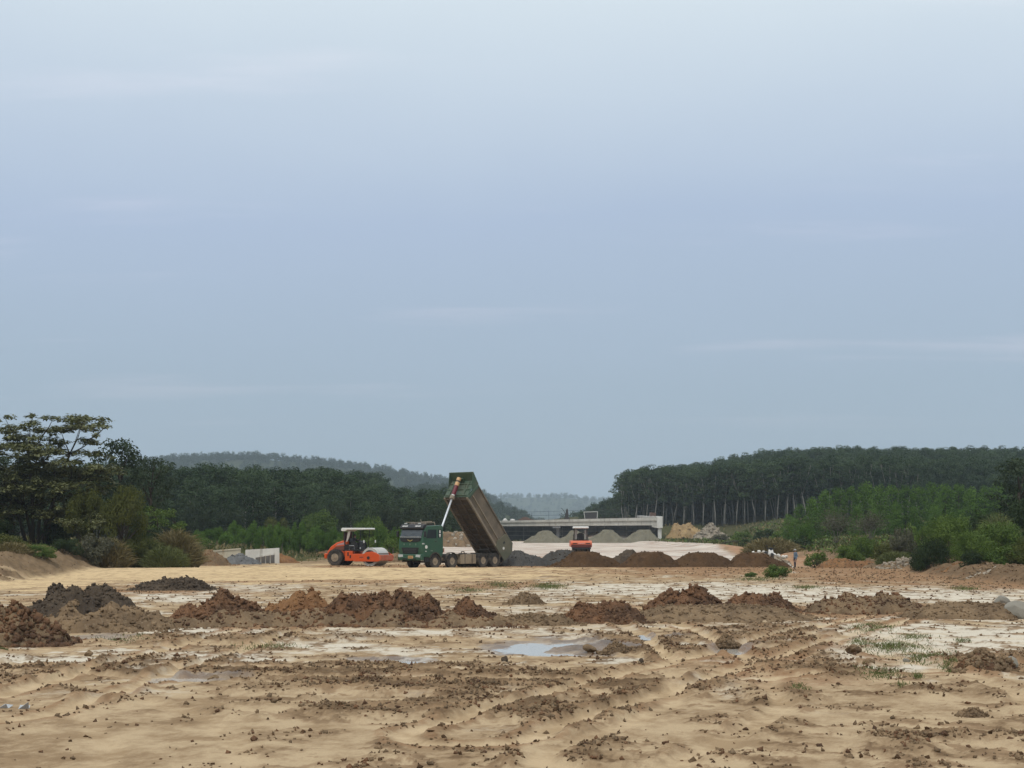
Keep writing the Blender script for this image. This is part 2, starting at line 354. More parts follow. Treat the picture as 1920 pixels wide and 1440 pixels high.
def surface(x, y):
    """height and masks of the worked ground"""
    x = np.asarray(x, float); y = np.asarray(y, float)
    yy = np.maximum(y, 6.0); px, py = topix(x, yy)
    wx = fbm(x / 2.3, y / 3.1, 4, 21, 0.6); wy = fbm(x / 1.7, y / 2.6, 4, 31, 0.6)
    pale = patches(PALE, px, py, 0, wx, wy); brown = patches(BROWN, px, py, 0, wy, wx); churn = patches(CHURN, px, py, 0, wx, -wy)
    yell = patches(YELL, px, py, 0, wx, wy); wet = patches(WET, px, py, 0, wx, wy); red = patches(RED, px, py, 0, wy, wx)
    near = 1 - sstep(120, 140, y)
    tracks = []; rutm = np.zeros_like(px); lane = np.zeros_like(px)
    jit = 0.12 * fbm(x / 1.5, y / 1.5, 2, 91)
    for pts, g, dep in RUTS:
        q = seg_dist(x, y, pts) + jit - g / 2; dep = dep * 0.75; tracks.append((q, dep)); k_ = min(1.0, dep * 26)
        rutm = np.maximum(rutm, np.exp(-((np.abs(q) - 0.38) / 0.2) ** 2) * k_); lane = np.maximum(lane, np.exp(-(q / 0.23) ** 4) * k_)
    churn = np.clip(churn * 1.15 + 0.30 * rutm + 0.55 * fbm(x / 1.9, y / 3.3, 4, 41, 0.6) - 0.12, 0, 1)
    churn = churn * (1 - 0.85 * sstep(0.3, 0.8, yell)) * near
    smooth_corner = np.exp(-(((px - 210) / 330) ** 2 + ((py - 1400) / 75) ** 2)); churn = churn * (1 - 0.95 * smooth_corner)
    churn = churn * (1 - 0.85 * lane)
    z = base(x, y)
    z = z + 0.012 * fbm(x / 2.2, y / 2.2, 3, 51) * near
    lump = billow(x * 2.1, y * 2.1, 4, 71, 0.6)
    z = z + sstep(0.15, 0.6, churn) * (0.016 + 0.042 * np.clip(lump - 0.45, -0.3, 1.4)) * near
    lump2 = billow(x * 2.6, y * 2.6, 3, 171, 0.65)
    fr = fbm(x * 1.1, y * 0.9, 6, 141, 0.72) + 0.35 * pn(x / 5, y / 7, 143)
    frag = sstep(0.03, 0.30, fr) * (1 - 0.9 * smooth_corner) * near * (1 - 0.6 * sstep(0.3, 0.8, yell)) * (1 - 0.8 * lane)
    pfr = sstep(0.02, 0.40, fbm(x * 0.34 + 3, y * 0.34, 6, 161, 0.66)) * near * (0.30 + 0.70 * sstep(22, 34, y)) * (1 - sstep(0.2, 0.6, yell)) * (1 - 0.8 * smooth_corner)
    tone = np.clip(0.52 + 1.15 * fbm(x * 0.7, y * 0.6, 7, 151, 0.76), 0, 1)
    z = z + (0.030 * sstep(0.15, 0.6, churn) + 0.011 * frag) * np.clip(lump2 - 0.2, -0.5, 1.6) * near
    z = z + 0.013 * fbm(x * 3.4, y * 3.4, 4, 81, 0.65) * near * (1 - 0.6 * smooth_corner) + 0.02 * np.clip(brown, 0, 1) * lump * near
    for q, dep in tracks:
        z = z - dep * np.exp(-(q / 0.2) ** 2) + dep * 0.5 * (np.exp(-((q - 0.36) / 0.13) ** 2) + np.exp(-((q + 0.36) / 0.13) ** 2)) * (0.55 + 0.35 * np.clip(lump2, 0, 1.2))
    z = z + 0.02 * sstep(0.2, 0.7, yell) * fbm(x / 3.5, y / 0.5, 3, 95)
    pd = pud(x, y)
    z = np.where(pd > -0.5, z * 1.0 - 0.07 * sstep(-0.45, 0.35, pd), z)
    wet = np.maximum(wet, sstep(-0.6, 0.05, pd))
    bank = sstep(-0.4, 0.6, -29.3 - x) + sstep(-0.4, 0.6, x - 27.0)
    bank = np.clip(bank, 0, 1) * sstep(40, 75, y) * (1 - sstep(150, 175, y))
    z = z + bank * 0.24 * (billow(x / 1.3, y / 1.3, 4, 101, 0.55) - 0.6)
    road = sstep(-0.5, 0.8, x - xl(y) + wx) * sstep(-0.5, 1.2, xr(y) - x + wx * 2) * sstep(124, 136, y) * (1 - sstep(395, 430, y))
    far = sstep(124, 140, y) * (1 - road)
    veg = np.clip(sstep(30.5, 34, x + wx * 1.5) + sstep(33.5, 36.5, -x + wx * 1.5), 0, 1) * sstep(40, 75, y)
    veg = np.maximum(veg, np.clip(sstep(6, 13, x - xr(np.maximum(y, 147)) + 5 * wx) + sstep(6, 14, xl(y) - x + 6 * wx) * sstep(134, 150, y), 0, 1) * sstep(128, 150, y))
    veg = np.maximum(veg, sstep(400, 440, y))
    shoulder = sstep(-1.0, 0.6, x - xr(y) + wx) * (1 - sstep(4, 9, x - xr(y) + 3 * wx)) * sstep(124, 140, y) * (1 - sstep(380, 420, y))
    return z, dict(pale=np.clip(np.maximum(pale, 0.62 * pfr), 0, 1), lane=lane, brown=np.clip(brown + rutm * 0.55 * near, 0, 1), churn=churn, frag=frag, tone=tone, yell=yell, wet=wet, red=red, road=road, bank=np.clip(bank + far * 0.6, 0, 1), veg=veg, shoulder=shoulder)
def gz(x, y): return float(base(np.array([x]), np.array([y]))[0])
def sz(x, y): return float(surface(np.array([float(x)]), np.array([float(y)]))[0][0])

def ground_material():
    q = NT('worked_ground')
    co = q.n('ShaderNodeTexCoord').outputs['Object']
    nb = q.noise(0.35, 6, 0.62, co); nm = q.noise(1.7, 6, 0.65, co); nf = q.noise(9, 5, 0.65, co); ng = q.noise(45, 3, 0.6, co)
    brk = q.math('SUBTRACT', q.math('ADD', q.math('MULTIPLY', nm, 0.55), q.math('MULTIPLY', nf, 0.45)), 0.5)
    def fac(a, lo, hi, k=1.3, top=1.0):
        return q.rng(q.math('ADD', q.attr(a), q.math('MULTIPLY', brk, k)), lo, hi, 0, top)
    c = q.mix(q.attr('tone'), (0.285, 0.198, 0.116), (0.445, 0.335, 0.208))
    
    c = q.mix(fac('yell', 0.22, 0.7, 1.3, 0.9), c, (0.60, 0.445, 0.255))
    c = q.mix(fac('pale', 0.25, 0.75, 1.2, 0.95), c, (0.59, 0.53, 0.425))
    c = q.mix(fac('red', 0.2, 0.7, 1.2, 0.8), c, (0.29, 0.165, 0.095))
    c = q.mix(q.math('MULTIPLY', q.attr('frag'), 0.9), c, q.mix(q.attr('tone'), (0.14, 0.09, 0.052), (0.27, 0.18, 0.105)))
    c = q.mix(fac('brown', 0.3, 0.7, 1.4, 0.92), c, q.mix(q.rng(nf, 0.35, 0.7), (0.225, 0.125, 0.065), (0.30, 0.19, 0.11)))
    c = q.mix(fac('churn', 0.28, 0.75, 1.3, 0.88), c, q.mix(q.attr('tone'), (0.115, 0.075, 0.044), (0.245, 0.16, 0.09)))
    c = q.mix(q.math('MULTIPLY', q.attr('bank'), 0.9), c, q.mix(q.rng(nm, 0.35, 0.68), (0.105, 0.072, 0.044), (0.185, 0.125, 0.075)))
    st = q.noise(0.16, 7, 0.72, co, (1.0, 0.7, 1))
    c = q.mix(q.attr('road'), c, q.mix(q.rng(st, 0.44, 0.58), q.mix(q.rng(nb, 0.4, 0.6), (0.62, 0.53, 0.44), (0.54, 0.49, 0.42)), q.mix(q.rng(nm, 0.42, 0.6), (0.44, 0.30, 0.22), (0.33, 0.315, 0.285))))
    c = q.mix(q.math('MULTIPLY', q.attr('shoulder'), 0.95), c, q.mix(q.rng(nm, 0.3, 0.7), (0.30, 0.15, 0.085), (0.40, 0.27, 0.17)))
    c = q.mix(fac('veg', 0.3, 0.8, 0.9), c, q.mix(q.rng(nm, 0.35, 0.7), (0.042, 0.052, 0.020), (0.095, 0.085, 0.042)))
    c = q.mix(q.rng(ng, 0.25, 0.8, 0, 0.22), c, (0.12, 0.08, 0.05))
    c = q.mix(q.math('MULTIPLY', q.attr('lane'), 0.6), c, q.mix(q.attr('tone'), (0.40, 0.29, 0.17), (0.53, 0.40, 0.25)))
    wet = fac('wet', 0.35, 0.85, 0.7, 0.75)
    c = q.mix(wet, c, q.mix(1.0, c, (0.62, 0.62, 0.66), 'MULTIPLY'))
    rough = q.rng(wet, 0, 0.75, 0.95, 0.48)
    b = q.bsdf(c, rough, 0, q.math('MULTIPLY', wet, 0.5), q.math('ADD', nf, q.math('MULTIPLY', ng, 0.35)), 0.55, 0.05)
    return q.m

rows = np.concatenate([[-120, -60, -20, 0, 6, 9.5], 12 * np.exp(0.0031 * np.arange(0, int(math.log(140 / 12) / 0.0031)))])
rows = np.concatenate([rows, rows[-1] * np.exp(0.026 * np.arange(1, 152))])
NCOL = 690
u = np.linspace(-1, 1, NCOL)
wd = np.where(rows > 5, 0.40 * rows + 1.6, 30.0)
X = wd[:, None] * u[None, :]; Y = np.repeat(rows[:, None], NCOL, 1)
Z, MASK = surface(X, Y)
idx = np.arange(len(rows) * NCOL).reshape(len(rows), NCOL)
Fq = np.stack([idx[:-1, :-1], idx[:-1, 1:], idx[1:, 1:], idx[1:, :-1]], -1).reshape(-1, 4)
gm = mesh_np('ground', np.stack([X, Y, Z], -1).reshape(-1, 3), Fq, True)
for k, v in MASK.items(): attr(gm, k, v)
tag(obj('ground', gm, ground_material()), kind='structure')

# puddles: flat sheets of water lying in their hollows
qw = NT('muddy_water'); nn = qw.noise(3.0, 3)
qw.bsdf((0.46, 0.42, 0.36), 0.10, 0, 0.5, nn, 0.03, 0.01)
for i, (p, a, b) in enumerate(PUD):
    n = 40
    zl = float(np.mean(surface(p[0] + a * 0.75 * np.cos(np.linspace(0, 6.2, 40)), p[1] + b * 0.75 * np.sin(np.linspace(0, 6.2, 40)))[0])) - 0.004
    ang = np.linspace(0, 2 * math.pi, n, endpoint=False)
    V = np.stack([p[0] + a * 1.5 * np.cos(ang), p[1] + b * 1.5 * np.sin(ang), np.full(n, zl)], -1)
    V = np.concatenate([V, [[p[0], p[1], zl]]]); Fc = np.array([[k, (k + 1) % n, n] for k in range(n)])
    tag(obj('puddle', mesh_np('puddle', V, Fc), qw.m), kind='structure')
# ------------------------------------------------------------------ soil heaps, clods, stones, grass
ICO = None
def ico():
    global ICO
    if ICO is None:
        t = (1 + 5 ** 0.5) / 2
        v = np.array([(-1, t, 0), (1, t, 0), (-1, -t, 0), (1, -t, 0), (0, -1, t), (0, 1, t), (0, -1, -t), (0, 1, -t), (t, 0, -1), (t, 0, 1), (-t, 0, -1), (-t, 0, 1)], float)
        v /= np.linalg.norm(v[0])
        f = np.array([(0, 11, 5), (0, 5, 1), (0, 1, 7), (0, 7, 10), (0, 10, 11), (1, 5, 9), (5, 11, 4), (11, 10, 2), (10, 7, 6), (7, 1, 8), (3, 9, 4), (3, 4, 2), (3, 2, 6), (3, 6, 8), (3, 8, 9), (4, 9, 5), (2, 4, 11), (6, 2, 10), (8, 6, 7), (9, 8, 1)])
        ICO = (v, f)
    return ICO
def rand_rot(n, g):
    q = g.normal(size=(n, 4)); q /= np.linalg.norm(q, axis=1)[:, None]; a, b, c, d = q.T
    return np.stack([1 - 2 * (c * c + d * d), 2 * (b * c - a * d), 2 * (b * d + a * c), 2 * (b * c + a * d), 1 - 2 * (b * b + d * d), 2 * (c * d - a * b), 2 * (b * d - a * c), 2 * (c * d + a * b), 1 - 2 * (b * b + c * c)], -1).reshape(n, 3, 3)
def clod_cloud(name, P3, S, g, rough=0.5):
    v, f = ico(); n = len(P3)
    sh = v[None] * (1 + rough * (g.random((n, 12, 1)) - 0.5) * 2) * (0.65 + 0.7 * g.random((n, 1, 3)))
    V = np.einsum('nij,nkj->nki', rand_rot(n, g), sh) * (S[:, None, None] * 0.5) + P3[:, None, :]
    Fc = f[None] + (np.arange(n) * 12)[:, None, None]
    return mesh_np(name, V.reshape(-1, 3), Fc.reshape(-1, 3))

MS = dict(
    redclod=soil('red_brown_clods', (0.185, 0.10, 0.056), (0.085, 0.053, 0.036), (0.26, 0.165, 0.095)),
    orange=soil('orange_brown_soil', (0.25, 0.135, 0.065), (0.19, 0.10, 0.052), (0.32, 0.19, 0.10)),
    dark=soil('dark_humus_soil', (0.095, 0.073, 0.053), (0.068, 0.053, 0.041), (0.15, 0.115, 0.08)),
    mid=soil('grey_brown_soil', (0.225, 0.155, 0.092), (0.145, 0.10, 0.062), (0.31, 0.23, 0.145)),
    pile=soil('dark_brown_fill', (0.098, 0.058, 0.032), (0.068, 0.042, 0.025), (0.14, 0.086, 0.05), 0.8),
    asph=soil('dark_grey_fill', (0.085, 0.080, 0.072), (0.065, 0.062, 0.058), (0.12, 0.11, 0.10), 0.8),
    gravel=soil('grey_gravel', (0.175, 0.158, 0.112), (0.15, 0.136, 0.098), (0.22, 0.20, 0.15), 0.8),
    bluegr=soil('blue_grey_gravel', (0.16, 0.16, 0.155), (0.13, 0.13, 0.128), (0.20, 0.20, 0.195), 0.8),
    yellow=soil('yellow_clay', (0.36, 0.25, 0.125), (0.26, 0.175, 0.09), (0.45, 0.34, 0.20), 0.5),
    rubble=soil('pale_rubble', (0.33, 0.28, 0.215), (0.24, 0.20, 0.15), (0.44, 0.39, 0.31), 0.8))

def heap(name, label, cat, x0, x1, ytop, ybase, mat, d=None, lump=0.10, freq=4.0, deep=0.8, peak=0.0, power=1.0, clods=0, csize=(0.06, 0.16), cmat=None, seed=1, group=None, n=(84, 60), flat=0.0, ridge=0.0):
    g = np.random.default_rng(seed); clods = int(clods * 1.6)
    df = d if d else F * CH / (ybase - YH)
    W = (x1 - x0) / F * df / 2
    D = W * deep; dc = df + D * (0.75 if not d else 0.0)
    xc = ((x0 + x1) / 2 - CX) / F * dc; W = (x1 - x0) / F * dc / 2
    z0 = gz(xc, dc)
    Hh = max(0.12, CH - (ytop - YH) * dc / F - z0 - (0 if d else lump * 1.1 + .05))
    nx, ny = n
    a, b = np.meshgrid(np.linspace(-1.12, 1.12, nx), np.linspace(-1.12, 1.12, ny))
    lx, ly = a * W, b * D
    wob = 0.30 * fbm(lx / W * 1.6 + seed, ly / D * 1.6, 3, seed)
    pk = peak + 0.0 * a
    aa = np.where(a < pk, (a - pk) / (1 + pk), (a - pk) / (1 - pk))
    r = np.sqrt(aa * aa * (1 - ridge) + (ridge * np.clip(np.abs(aa), 0, 9) ** 4) + b * b) + wob
    sh = np.clip(1 - r, 0, 1)
    prof = np.clip(sh * (1 + flat), 0, 1); prof = np.where(prof > 0.75, 0.75 + 0.25 * np.sin(np.clip((prof - 0.75) / 0.25, 0, 1) * math.pi / 2) * 0.82, prof) ** power
    m = sstep(0.0, 0.18, sh)
    prof = prof / max(float(prof.max()), 1e-3)
    if lump > 0.07 and not d:                           # several uneven tips instead of one smooth cone
        prof = prof * np.clip(0.86 + 0.75 * fbm(lx / 0.9 + seed, ly / 0.9, 3, seed + 40, 0.6), 0.35, 1.12)
    z = Hh * prof
    lz = lump * (billow(lx * freq / 2, ly * freq / 2, 4, seed + 5, 0.62) - 0.55) * m
    gx = lx + lump * 0.5 * m * pn(lx * freq, ly * freq, seed + 11); gy = ly + lump * 0.5 * m * pn(lx * freq, ly * freq, seed + 12)
    zz = base(xc + gx, dc + gy) - z0 + z + lz - 0.12 * (1 - sstep(0.0, 0.08, sh)) - 0.02
    ii = np.arange(nx * ny).reshape(ny, nx)
    Fc = np.stack([ii[:-1, :-1], ii[:-1, 1:], ii[1:, 1:], ii[1:, :-1]], -1).reshape(-1, 4)
    me = mesh_np(name, np.stack([gx, gy, zz], -1).reshape(-1, 3), Fc, lump < 0.07)
    root = obj(name, me, mat, loc=(xc, dc, z0)); tag(root, label, cat, group)
    if clods:
        k = g.integers(0, nx * ny, clods * 3)
        k = k[(sh.ravel()[k] > -0.14) & (g.random(len(k)) < 0.45 + 0.55 * sh.ravel()[k])][:clods]
        Pc = np.stack([gx.ravel()[k], gy.ravel()[k], np.maximum(zz.ravel()[k], base(xc + gx.ravel()[k], dc + gy.ravel()[k]) - z0) + 0.01], -1)
        S = (csize[0] + (csize[1] - csize[0]) * g.random(len(k)) ** 3.5) * 0.95
        c = obj('clods', clod_cloud('clods', Pc, S, g), cmat or mat, root); tag(c, kind='stuff')
    return root

FG = 'spoil heaps on the cleared ground'
heap('spoil_heap', 'low rough heap of red-brown clods with lighter crest, left in the row of heaps', 'heap', 318, 500, 1106, 1166, MS['redclod'], lump=.13, clods=700, seed=3, group=FG, csize=(.05, .19), ridge=.3)
heap('spoil_heap', 'orange-brown pointed heap of finer soil between two darker clod heaps', 'heap', 488, 640, 1101, 1157, MS['orange'], lump=.09, clods=350, seed=4, group=FG, ridge=.15)
heap('spoil_heap', 'widest red-brown clod heap in the row before the dump truck', 'heap', 585, 850, 1112, 1176, MS['redclod'], lump=.16, clods=1000, seed=5, group=FG, csize=(.05, .22), ridge=.7, flat=.6)
heap('spoil_heap', 'small rounded clod heap at right end of the red-brown row', 'heap', 818, 938, 1117, 1168, MS['redclod'], lump=.12, clods=420, seed=6, group=FG, csize=(.05, .18))
heap('spoil_heap', 'long dark humus heap with grey-brown front at left', 'heap', 10, 275, 1101, 1180, MS['dark'], lump=.17, clods=900, seed=8, group=FG, ridge=.5, flat=.4, peak=.15)
heap('spoil_heap', 'low grey-brown apron of soil before the dark heap at left', 'heap', 40, 340, 1118, 1184, MS['mid'], lump=.10, clods=500, seed=9, group=FG, ridge=.4, peak=-.25)
heap('spoil_heap', 'near heap of big brown clods cut by the left picture edge', 'heap', -60, 130, 1115, 1213, MS['mid'], lump=.17, clods=800, seed=10, group=FG, csize=(.06, .24), cmat=MS['redclod'], peak=-.3, freq=3.2)
heap('spoil_heap', 'thin dark ridge of clods on the yellow sand at left', 'heap', 255, 398, 1081, 1108, MS['dark'], lump=.13, clods=450, seed=11, group=FG, csize=(.08, .26), ridge=.7, flat=.2)
heap('spoil_heap', 'brown clod ridge right of centre, below the pale ground', 'heap', 1055, 1212, 1128, 1168, MS['redclod'], lump=.13, clods=500, seed=12, group=FG, ridge=.7, flat=.4, peak=-.1)
heap('spoil_heap', 'tallest dark red clod heap right of centre', 'heap', 1205, 1375, 1100, 1156, MS['redclod'], lump=.15, clods=700, seed=13, group=FG, csize=(.05, .22), ridge=.5, flat=.3)
heap('spoil_heap', 'low reddish ridge trailing right of the tallest clod heap', 'heap', 1355, 1490, 1112, 1146, MS['redclod'], lump=.10, clods=380, seed=14, group=FG, ridge=.8, flat=.4)
heap('spoil_heap', 'long low grey-brown clod ridge on the pale ground at right', 'heap', 1505, 1740, 1112, 1152, MS['mid'], lump=.13, clods=700, seed=15, group=FG, ridge=.8, flat=.4, cmat=MS['redclod'])
heap('spoil_heap', 'faint low ridge of grey soil leading to the boulders', 'heap', 1690, 1930, 1127, 1162, MS['mid'], lump=.07, clods=350, seed=16, group=FG, ridge=.8, flat=.3)
heap('spoil_heap', 'small lone pointed dirt heap on sand in mid ground', 'heap', 950, 1022, 1102, 1133, MS['mid'], lump=.10, clods=200, seed=17, group=FG)
heap('spoil_heap', 'very low brown soil ridge joining the two clod rows at centre', 'heap', 905, 1085, 1148, 1172, MS['mid'], lump=.08, clods=350, seed=18, group=FG, ridge=.85, flat=.5)
heap('spoil_heap', 'low grey-brown berm in front of the tallest clod heap', 'heap', 1180, 1520, 1133, 1166, MS['mid'], lump=.06, clods=500, seed=19, group=FG, ridge=.85, flat=.4)
heap('spoil_heap', 'long low brown windrow joining the red-brown clod heaps at left', 'heap', 285, 950, 1140, 1177, MS['mid'], lump=.075, clods=900, seed=48, group=FG, ridge=.9, flat=.5, deep=.22, n=(170, 36), cmat=MS['redclod'])
heap('rubble_heap', 'red clay and stone rubble near the right edge in foreground', 'heap', 1795, 1900, 1205, 1262, MS['redclod'], lump=.09, clods=420, seed=20, group=FG, csize=(.04, .17), cmat=MS['mid'])
heap('rubble_heap', 'small churned clod mound beside the main puddle', 'heap', 1125, 1190, 1196, 1226, MS['mid'], lump=.08, clods=240, seed=21, group=FG, csize=(.03, .12))
heap('rubble_heap', 'small churned clod mound by the short puddle right of centre', 'heap', 1335, 1385, 1186, 1212, MS['mid'], lump=.08, clods=200, seed=22, group=FG, csize=(.03, .12))
DG = 'tipped fill heaps behind the truck'
heap('fill_heap', 'dark grey tipped heap under the tail of the raised truck bed', 'heap', 906, 1049, 1033, 1066, MS['asph'], d=123.5, lump=.06, clods=250, seed=23, group=DG, deep=.6, peak=-.1, n=(70, 44))
heap('fill_heap', 'blackish tipped heap in front of the small pneumatic roller', 'heap', 999, 1109, 1033, 1064, MS['asph'], d=127, lump=.08, clods=300, seed=24, group=DG, deep=.6, n=(70, 44), flat=.2, cmat=MS['dark'])
heap('fill_heap', 'brown tipped heap below the small pneumatic roller', 'heap', 1031, 1169, 1035, 1068, MS['pile'], d=120, lump=.05, clods=220, seed=25, group=DG, deep=.6, n=(70, 44), flat=.25)
heap('fill_heap', 'ragged dark heap with a pointed tip between brown heaps', 'heap', 1116, 1214, 1034, 1062, MS['dark'], d=126, lump=.14, clods=200, seed=26, group=DG, deep=.6, peak=.35, n=(60, 40))
heap('fill_heap', 'brown tipped heap second from the roller, with flat crest', 'heap', 1159, 1277, 1036, 1069, MS['pile'], d=119, lump=.05, clods=220, seed=27, group=DG, deep=.62, n=(70, 44), flat=.45, peak=-.1)
heap('fill_heap', 'brown tipped heap before the pale embankment, third from the roller', 'heap', 1249, 1389, 1037, 1068, MS['pile'], d=120, lump=.05, clods=220, seed=28, group=DG, deep=.6, n=(70, 44), flat=.3, peak=.05)
heap('fill_heap', 'rightmost brown tipped heap, in front of the white sacks', 'heap', 1351, 1491, 1038, 1069, MS['pile'], d=119, lump=.05, clods=220, seed=29, group=DG, deep=.6, n=(70, 44), flat=.3, peak=-.15)
GV = 'gravel cones before the bridge'
for k, (a, b, t, lb) in enumerate(((982, 1062, 995, 'leftmost grey gravel cone under the bridge'), (1044, 1112, 995, 'grey gravel cone behind the canopy of the small roller'), (1098, 1178, 993.5, 'grey gravel cone right of the small roller canopy'), (1160, 1244, 993.5, 'rightmost grey gravel cone, beside the bridge end column'))):
    heap('gravel_cone', lb, 'gravel heap', a, b, t, 1016, MS['gravel'], d=352 + 3 * (k % 2), lump=.05, freq=1.0, seed=30 + k, group=GV, deep=.9, n=(64, 48), flat=.12, power=.95)
heap('gravel_cone', 'blue-grey gravel heap left of the concrete culvert', 'gravel heap', 405, 490, 1038, 1063, MS['bluegr'], d=131, lump=.05, clods=120, seed=36, deep=.7, n=(60, 44))
heap('soil_bank', 'brown crumbly soil heap left of the blue-grey gravel', 'heap', 335, 440, 1034, 1063, MS['mid'], d=127, lump=.15, clods=300, seed=37, deep=.7, n=(70, 44), cmat=MS['orange'])
heap('soil_bank', 'brown cut soil slope right of the concrete culvert', 'heap', 512, 562, 1040, 1063, MS['orange'], d=137, lump=.12, seed=38, deep=.9, n=(50, 40), peak=-.5)
heap('soil_bank', 'low brown soil heap behind the orange roller drum', 'heap', 690, 790, 1040, 1064, MS['mid'], d=136, lump=.12, clods=200, seed=39, deep=.6, n=(60, 40))
heap('soil_bank', 'reddish soil heap far behind the left roller', 'heap', 585, 650, 1034, 1048, MS['redclod'], d=176, lump=.15, seed=40, deep=.8, n=(50, 40))
heap('soil_bank', 'broad brown earth slope seen behind the truck frame', 'heap', 800, 935, 1004, 1034, MS['mid'], d=240, lump=.45, freq=.7, seed=41, deep=.9, n=(70, 50), ridge=.85, flat=.8, clods=200, csize=(.2, .7), cmat=MS['rubble'])
heap('soil_bank', 'yellow clay mound beside the bridge end column', 'heap', 1246, 1330, 989, 1013, MS['yellow'], d=384, lump=.8, freq=.7, seed=42, deep=.8, n=(60, 50), flat=.3, peak=-.4, clods=200, csize=(.2, .8))
heap('rubble_heap', 'pale rubble heap on the slope below the rubber trees', 'heap', 1300, 1362, 986, 1001, MS['rubble'], d=365, lump=.5, freq=1.2, seed=43, deep=.6, n=(60, 40), clods=260, csize=(.3, .9))
heap('rubble_heap', 'brown soil heap with pale stones beside the dark rounded bush', 'heap', 1648, 1722, 1052, 1079, MS['mid'], d=108, lump=.16, seed=44, deep=.8, n=(60, 44), clods=260, csize=(.1, .35), cmat=MS['rubble'])
heap('rubble_heap', 'pale stony soil below the green thicket at the right edge', 'heap', 1800, 1960, 1072, 1098, MS['rubble'], d=92, lump=.15, seed=45, deep=.5, n=(70, 40), clods=300, csize=(.1, .35), cmat=MS['mid'])
heap('soil_bank', 'brown scraped soil berm before the grass at right', 'heap', 1520, 1640, 1050, 1068, MS['orange'], d=122, lump=.14, seed=46, deep=.4, n=(70, 40), clods=300, ridge=.6, cmat=MS['mid'])
heap('soil_bank', 'brown soil berm at the foot of the green thicket', 'heap', 1745, 1860, 1066, 1088, MS['orange'], d=100, lump=.14, seed=47, deep=.5, n=(70, 40), clods=300, ridge=.6)

# loose clods over the churned ground: nobody could count them
g = np.random.default_rng(77)
n = 340000
dd = 15 * np.exp(g.random(n) * math.log(132 / 15)); xx = (g.random(n) * 2 - 1) * (dd * 0.36 + 0.5)
zz, mk = surface(xx, dd)
pr = np.clip(0.0016 + 0.4 * mk['bank'] * (1 - mk['veg']) * sstep(50, 80, dd) + 0.20 * mk['frag'] + 0.75 * sstep(0.25, 0.75, mk['churn']) + 0.28 * sstep(0.3, 0.8, mk['brown']) - mk['yell'] * 0.3, 0, 1)
pr *= 0.15 + 0.85 * sstep(-0.15, 0.3, fbm(xx * 0.9, dd * 0.9, 3, 222)); pr *= (pud(xx, dd) < -0.12)
keep = g.random(n) < pr * 0.8
xx, dd, zz = xx[keep], dd[keep], zz[keep]
S = (0.014 + 0.035 * g.random(len(xx)) ** 2 + 0.06 * g.random(len(xx)) ** 12 + 0.0007 * dd)
P3 = np.stack([xx, dd, zz + S * 0.08], -1)
OV = np.array([(1, 0, 0), (-1, 0, 0), (0, 1, 0), (0, -1, 0), (0, 0, 1), (0, 0, -1)], float); OF = np.array([(0, 2, 4), (2, 1, 4), (1, 3, 4), (3, 0, 4), (2, 0, 5), (1, 2, 5), (3, 1, 5), (0, 3, 5)])
def pebble_cloud(name, P3, S):
    n = len(P3); sh = OV[None] * (0.6 + 0.8 * g.random((n, 6, 1))) * (0.7 + 0.6 * g.random((n, 1, 3))) + 0.25 * g.normal(size=(n, 6, 3))
    V = np.einsum('nij,nkj->nki', rand_rot(n, g), sh) * (S[:, None, None] * 0.55) + P3[:, None, :]
    return mesh_np(name, V.reshape(-1, 3), (OF[None] + (np.arange(n) * 6)[:, None, None]).reshape(-1, 3))
h3 = g.choice(3, len(xx), p=(.6, .25, .15))
for i_, (mt_, lb_) in enumerate((('mid', 'loose grey-brown clods strewn over the churned ground'), ('redclod', 'loose dark red-brown clods strewn over the churned ground'), ('pile', 'loose dark brown clods strewn over the churned ground'))):
    tag(obj('loose_clods', pebble_cloud('loose_clods', P3[h3 == i_], S[h3 == i_]), MS[mt_]), lb_, 'clods', kind='stuff')

# single stones
stone_m = concrete('weathered_stone', (0.23, 0.21, 0.17), (0.17, 0.155, 0.125), (0.12, 0.10, 0.08))
def stone(label, px, py, wpx, hpx, mat, seed, cat='boulder', name='boulder', tilt=0.3, deep=0.8):
    import bmesh
    d = F * CH / (py - YH); s = d / F
    b = bmesh.new(); bmesh.ops.create_icosphere(b, subdivisions=3, radius=1.0)
    g = np.random.default_rng(seed); nrm = g.normal(size=(9, 3)); nrm /= np.linalg.norm(nrm, axis=1)[:, None]; off = 0.62 + 0.3 * g.random(9)
    for v in b.verts:                                   # cut flat facets, then a little roughness
        p = np.array(v.co)
        for k in range(9):
            t = p @ nrm[k]
            if t > off[k]: p = p - nrm[k] * (t - off[k])
        p = p * (1 + (0.05 if cat in ('boulder', 'stone', 'rubble') else 0.30) * float(pn(p[0] * 2.6 + seed, p[1] * 2.6 + p[2] * 2.2)) + (0.0 if cat == 'boulder' else 0.10) * float(pn(p[0] * 7 + seed, p[2] * 7 + p[1] * 5)))
        v.co = Vector((p[0] * wpx * s * 0.58, p[1] * wpx * s * 0.58 * deep, p[2] * hpx * s * 0.62))
    me = bpy.data.meshes.new(name); b.to_mesh(me); b.free()
    p = at(px, py, d); x, y = p.x, d + wpx * s * 0.3
    o = obj(name, me, mat, loc=(x, y, sz(x, y) + hpx * s * 0.36), rot=(0, tilt, seed)); tag(o, label, cat); return o
stone('grey faceted boulder, upper of the two at the right edge', 1881, 1146, 40, 28, stone_m, 1, tilt=.45)
stone('larger grey boulder cut by the right picture edge', 1916, 1162, 56, 34, stone_m, 2, tilt=-.3)
stone('pale concrete lump beside red clay rubble at right edge', 1897, 1259, 30, 24, stone_m, 5, cat='rubble', name='concrete_lump')
stone('flattish tan clod left of the grass patch in foreground', 1603, 1227, 32, 17, MS['mid'], 7, cat='clod', name='clod')
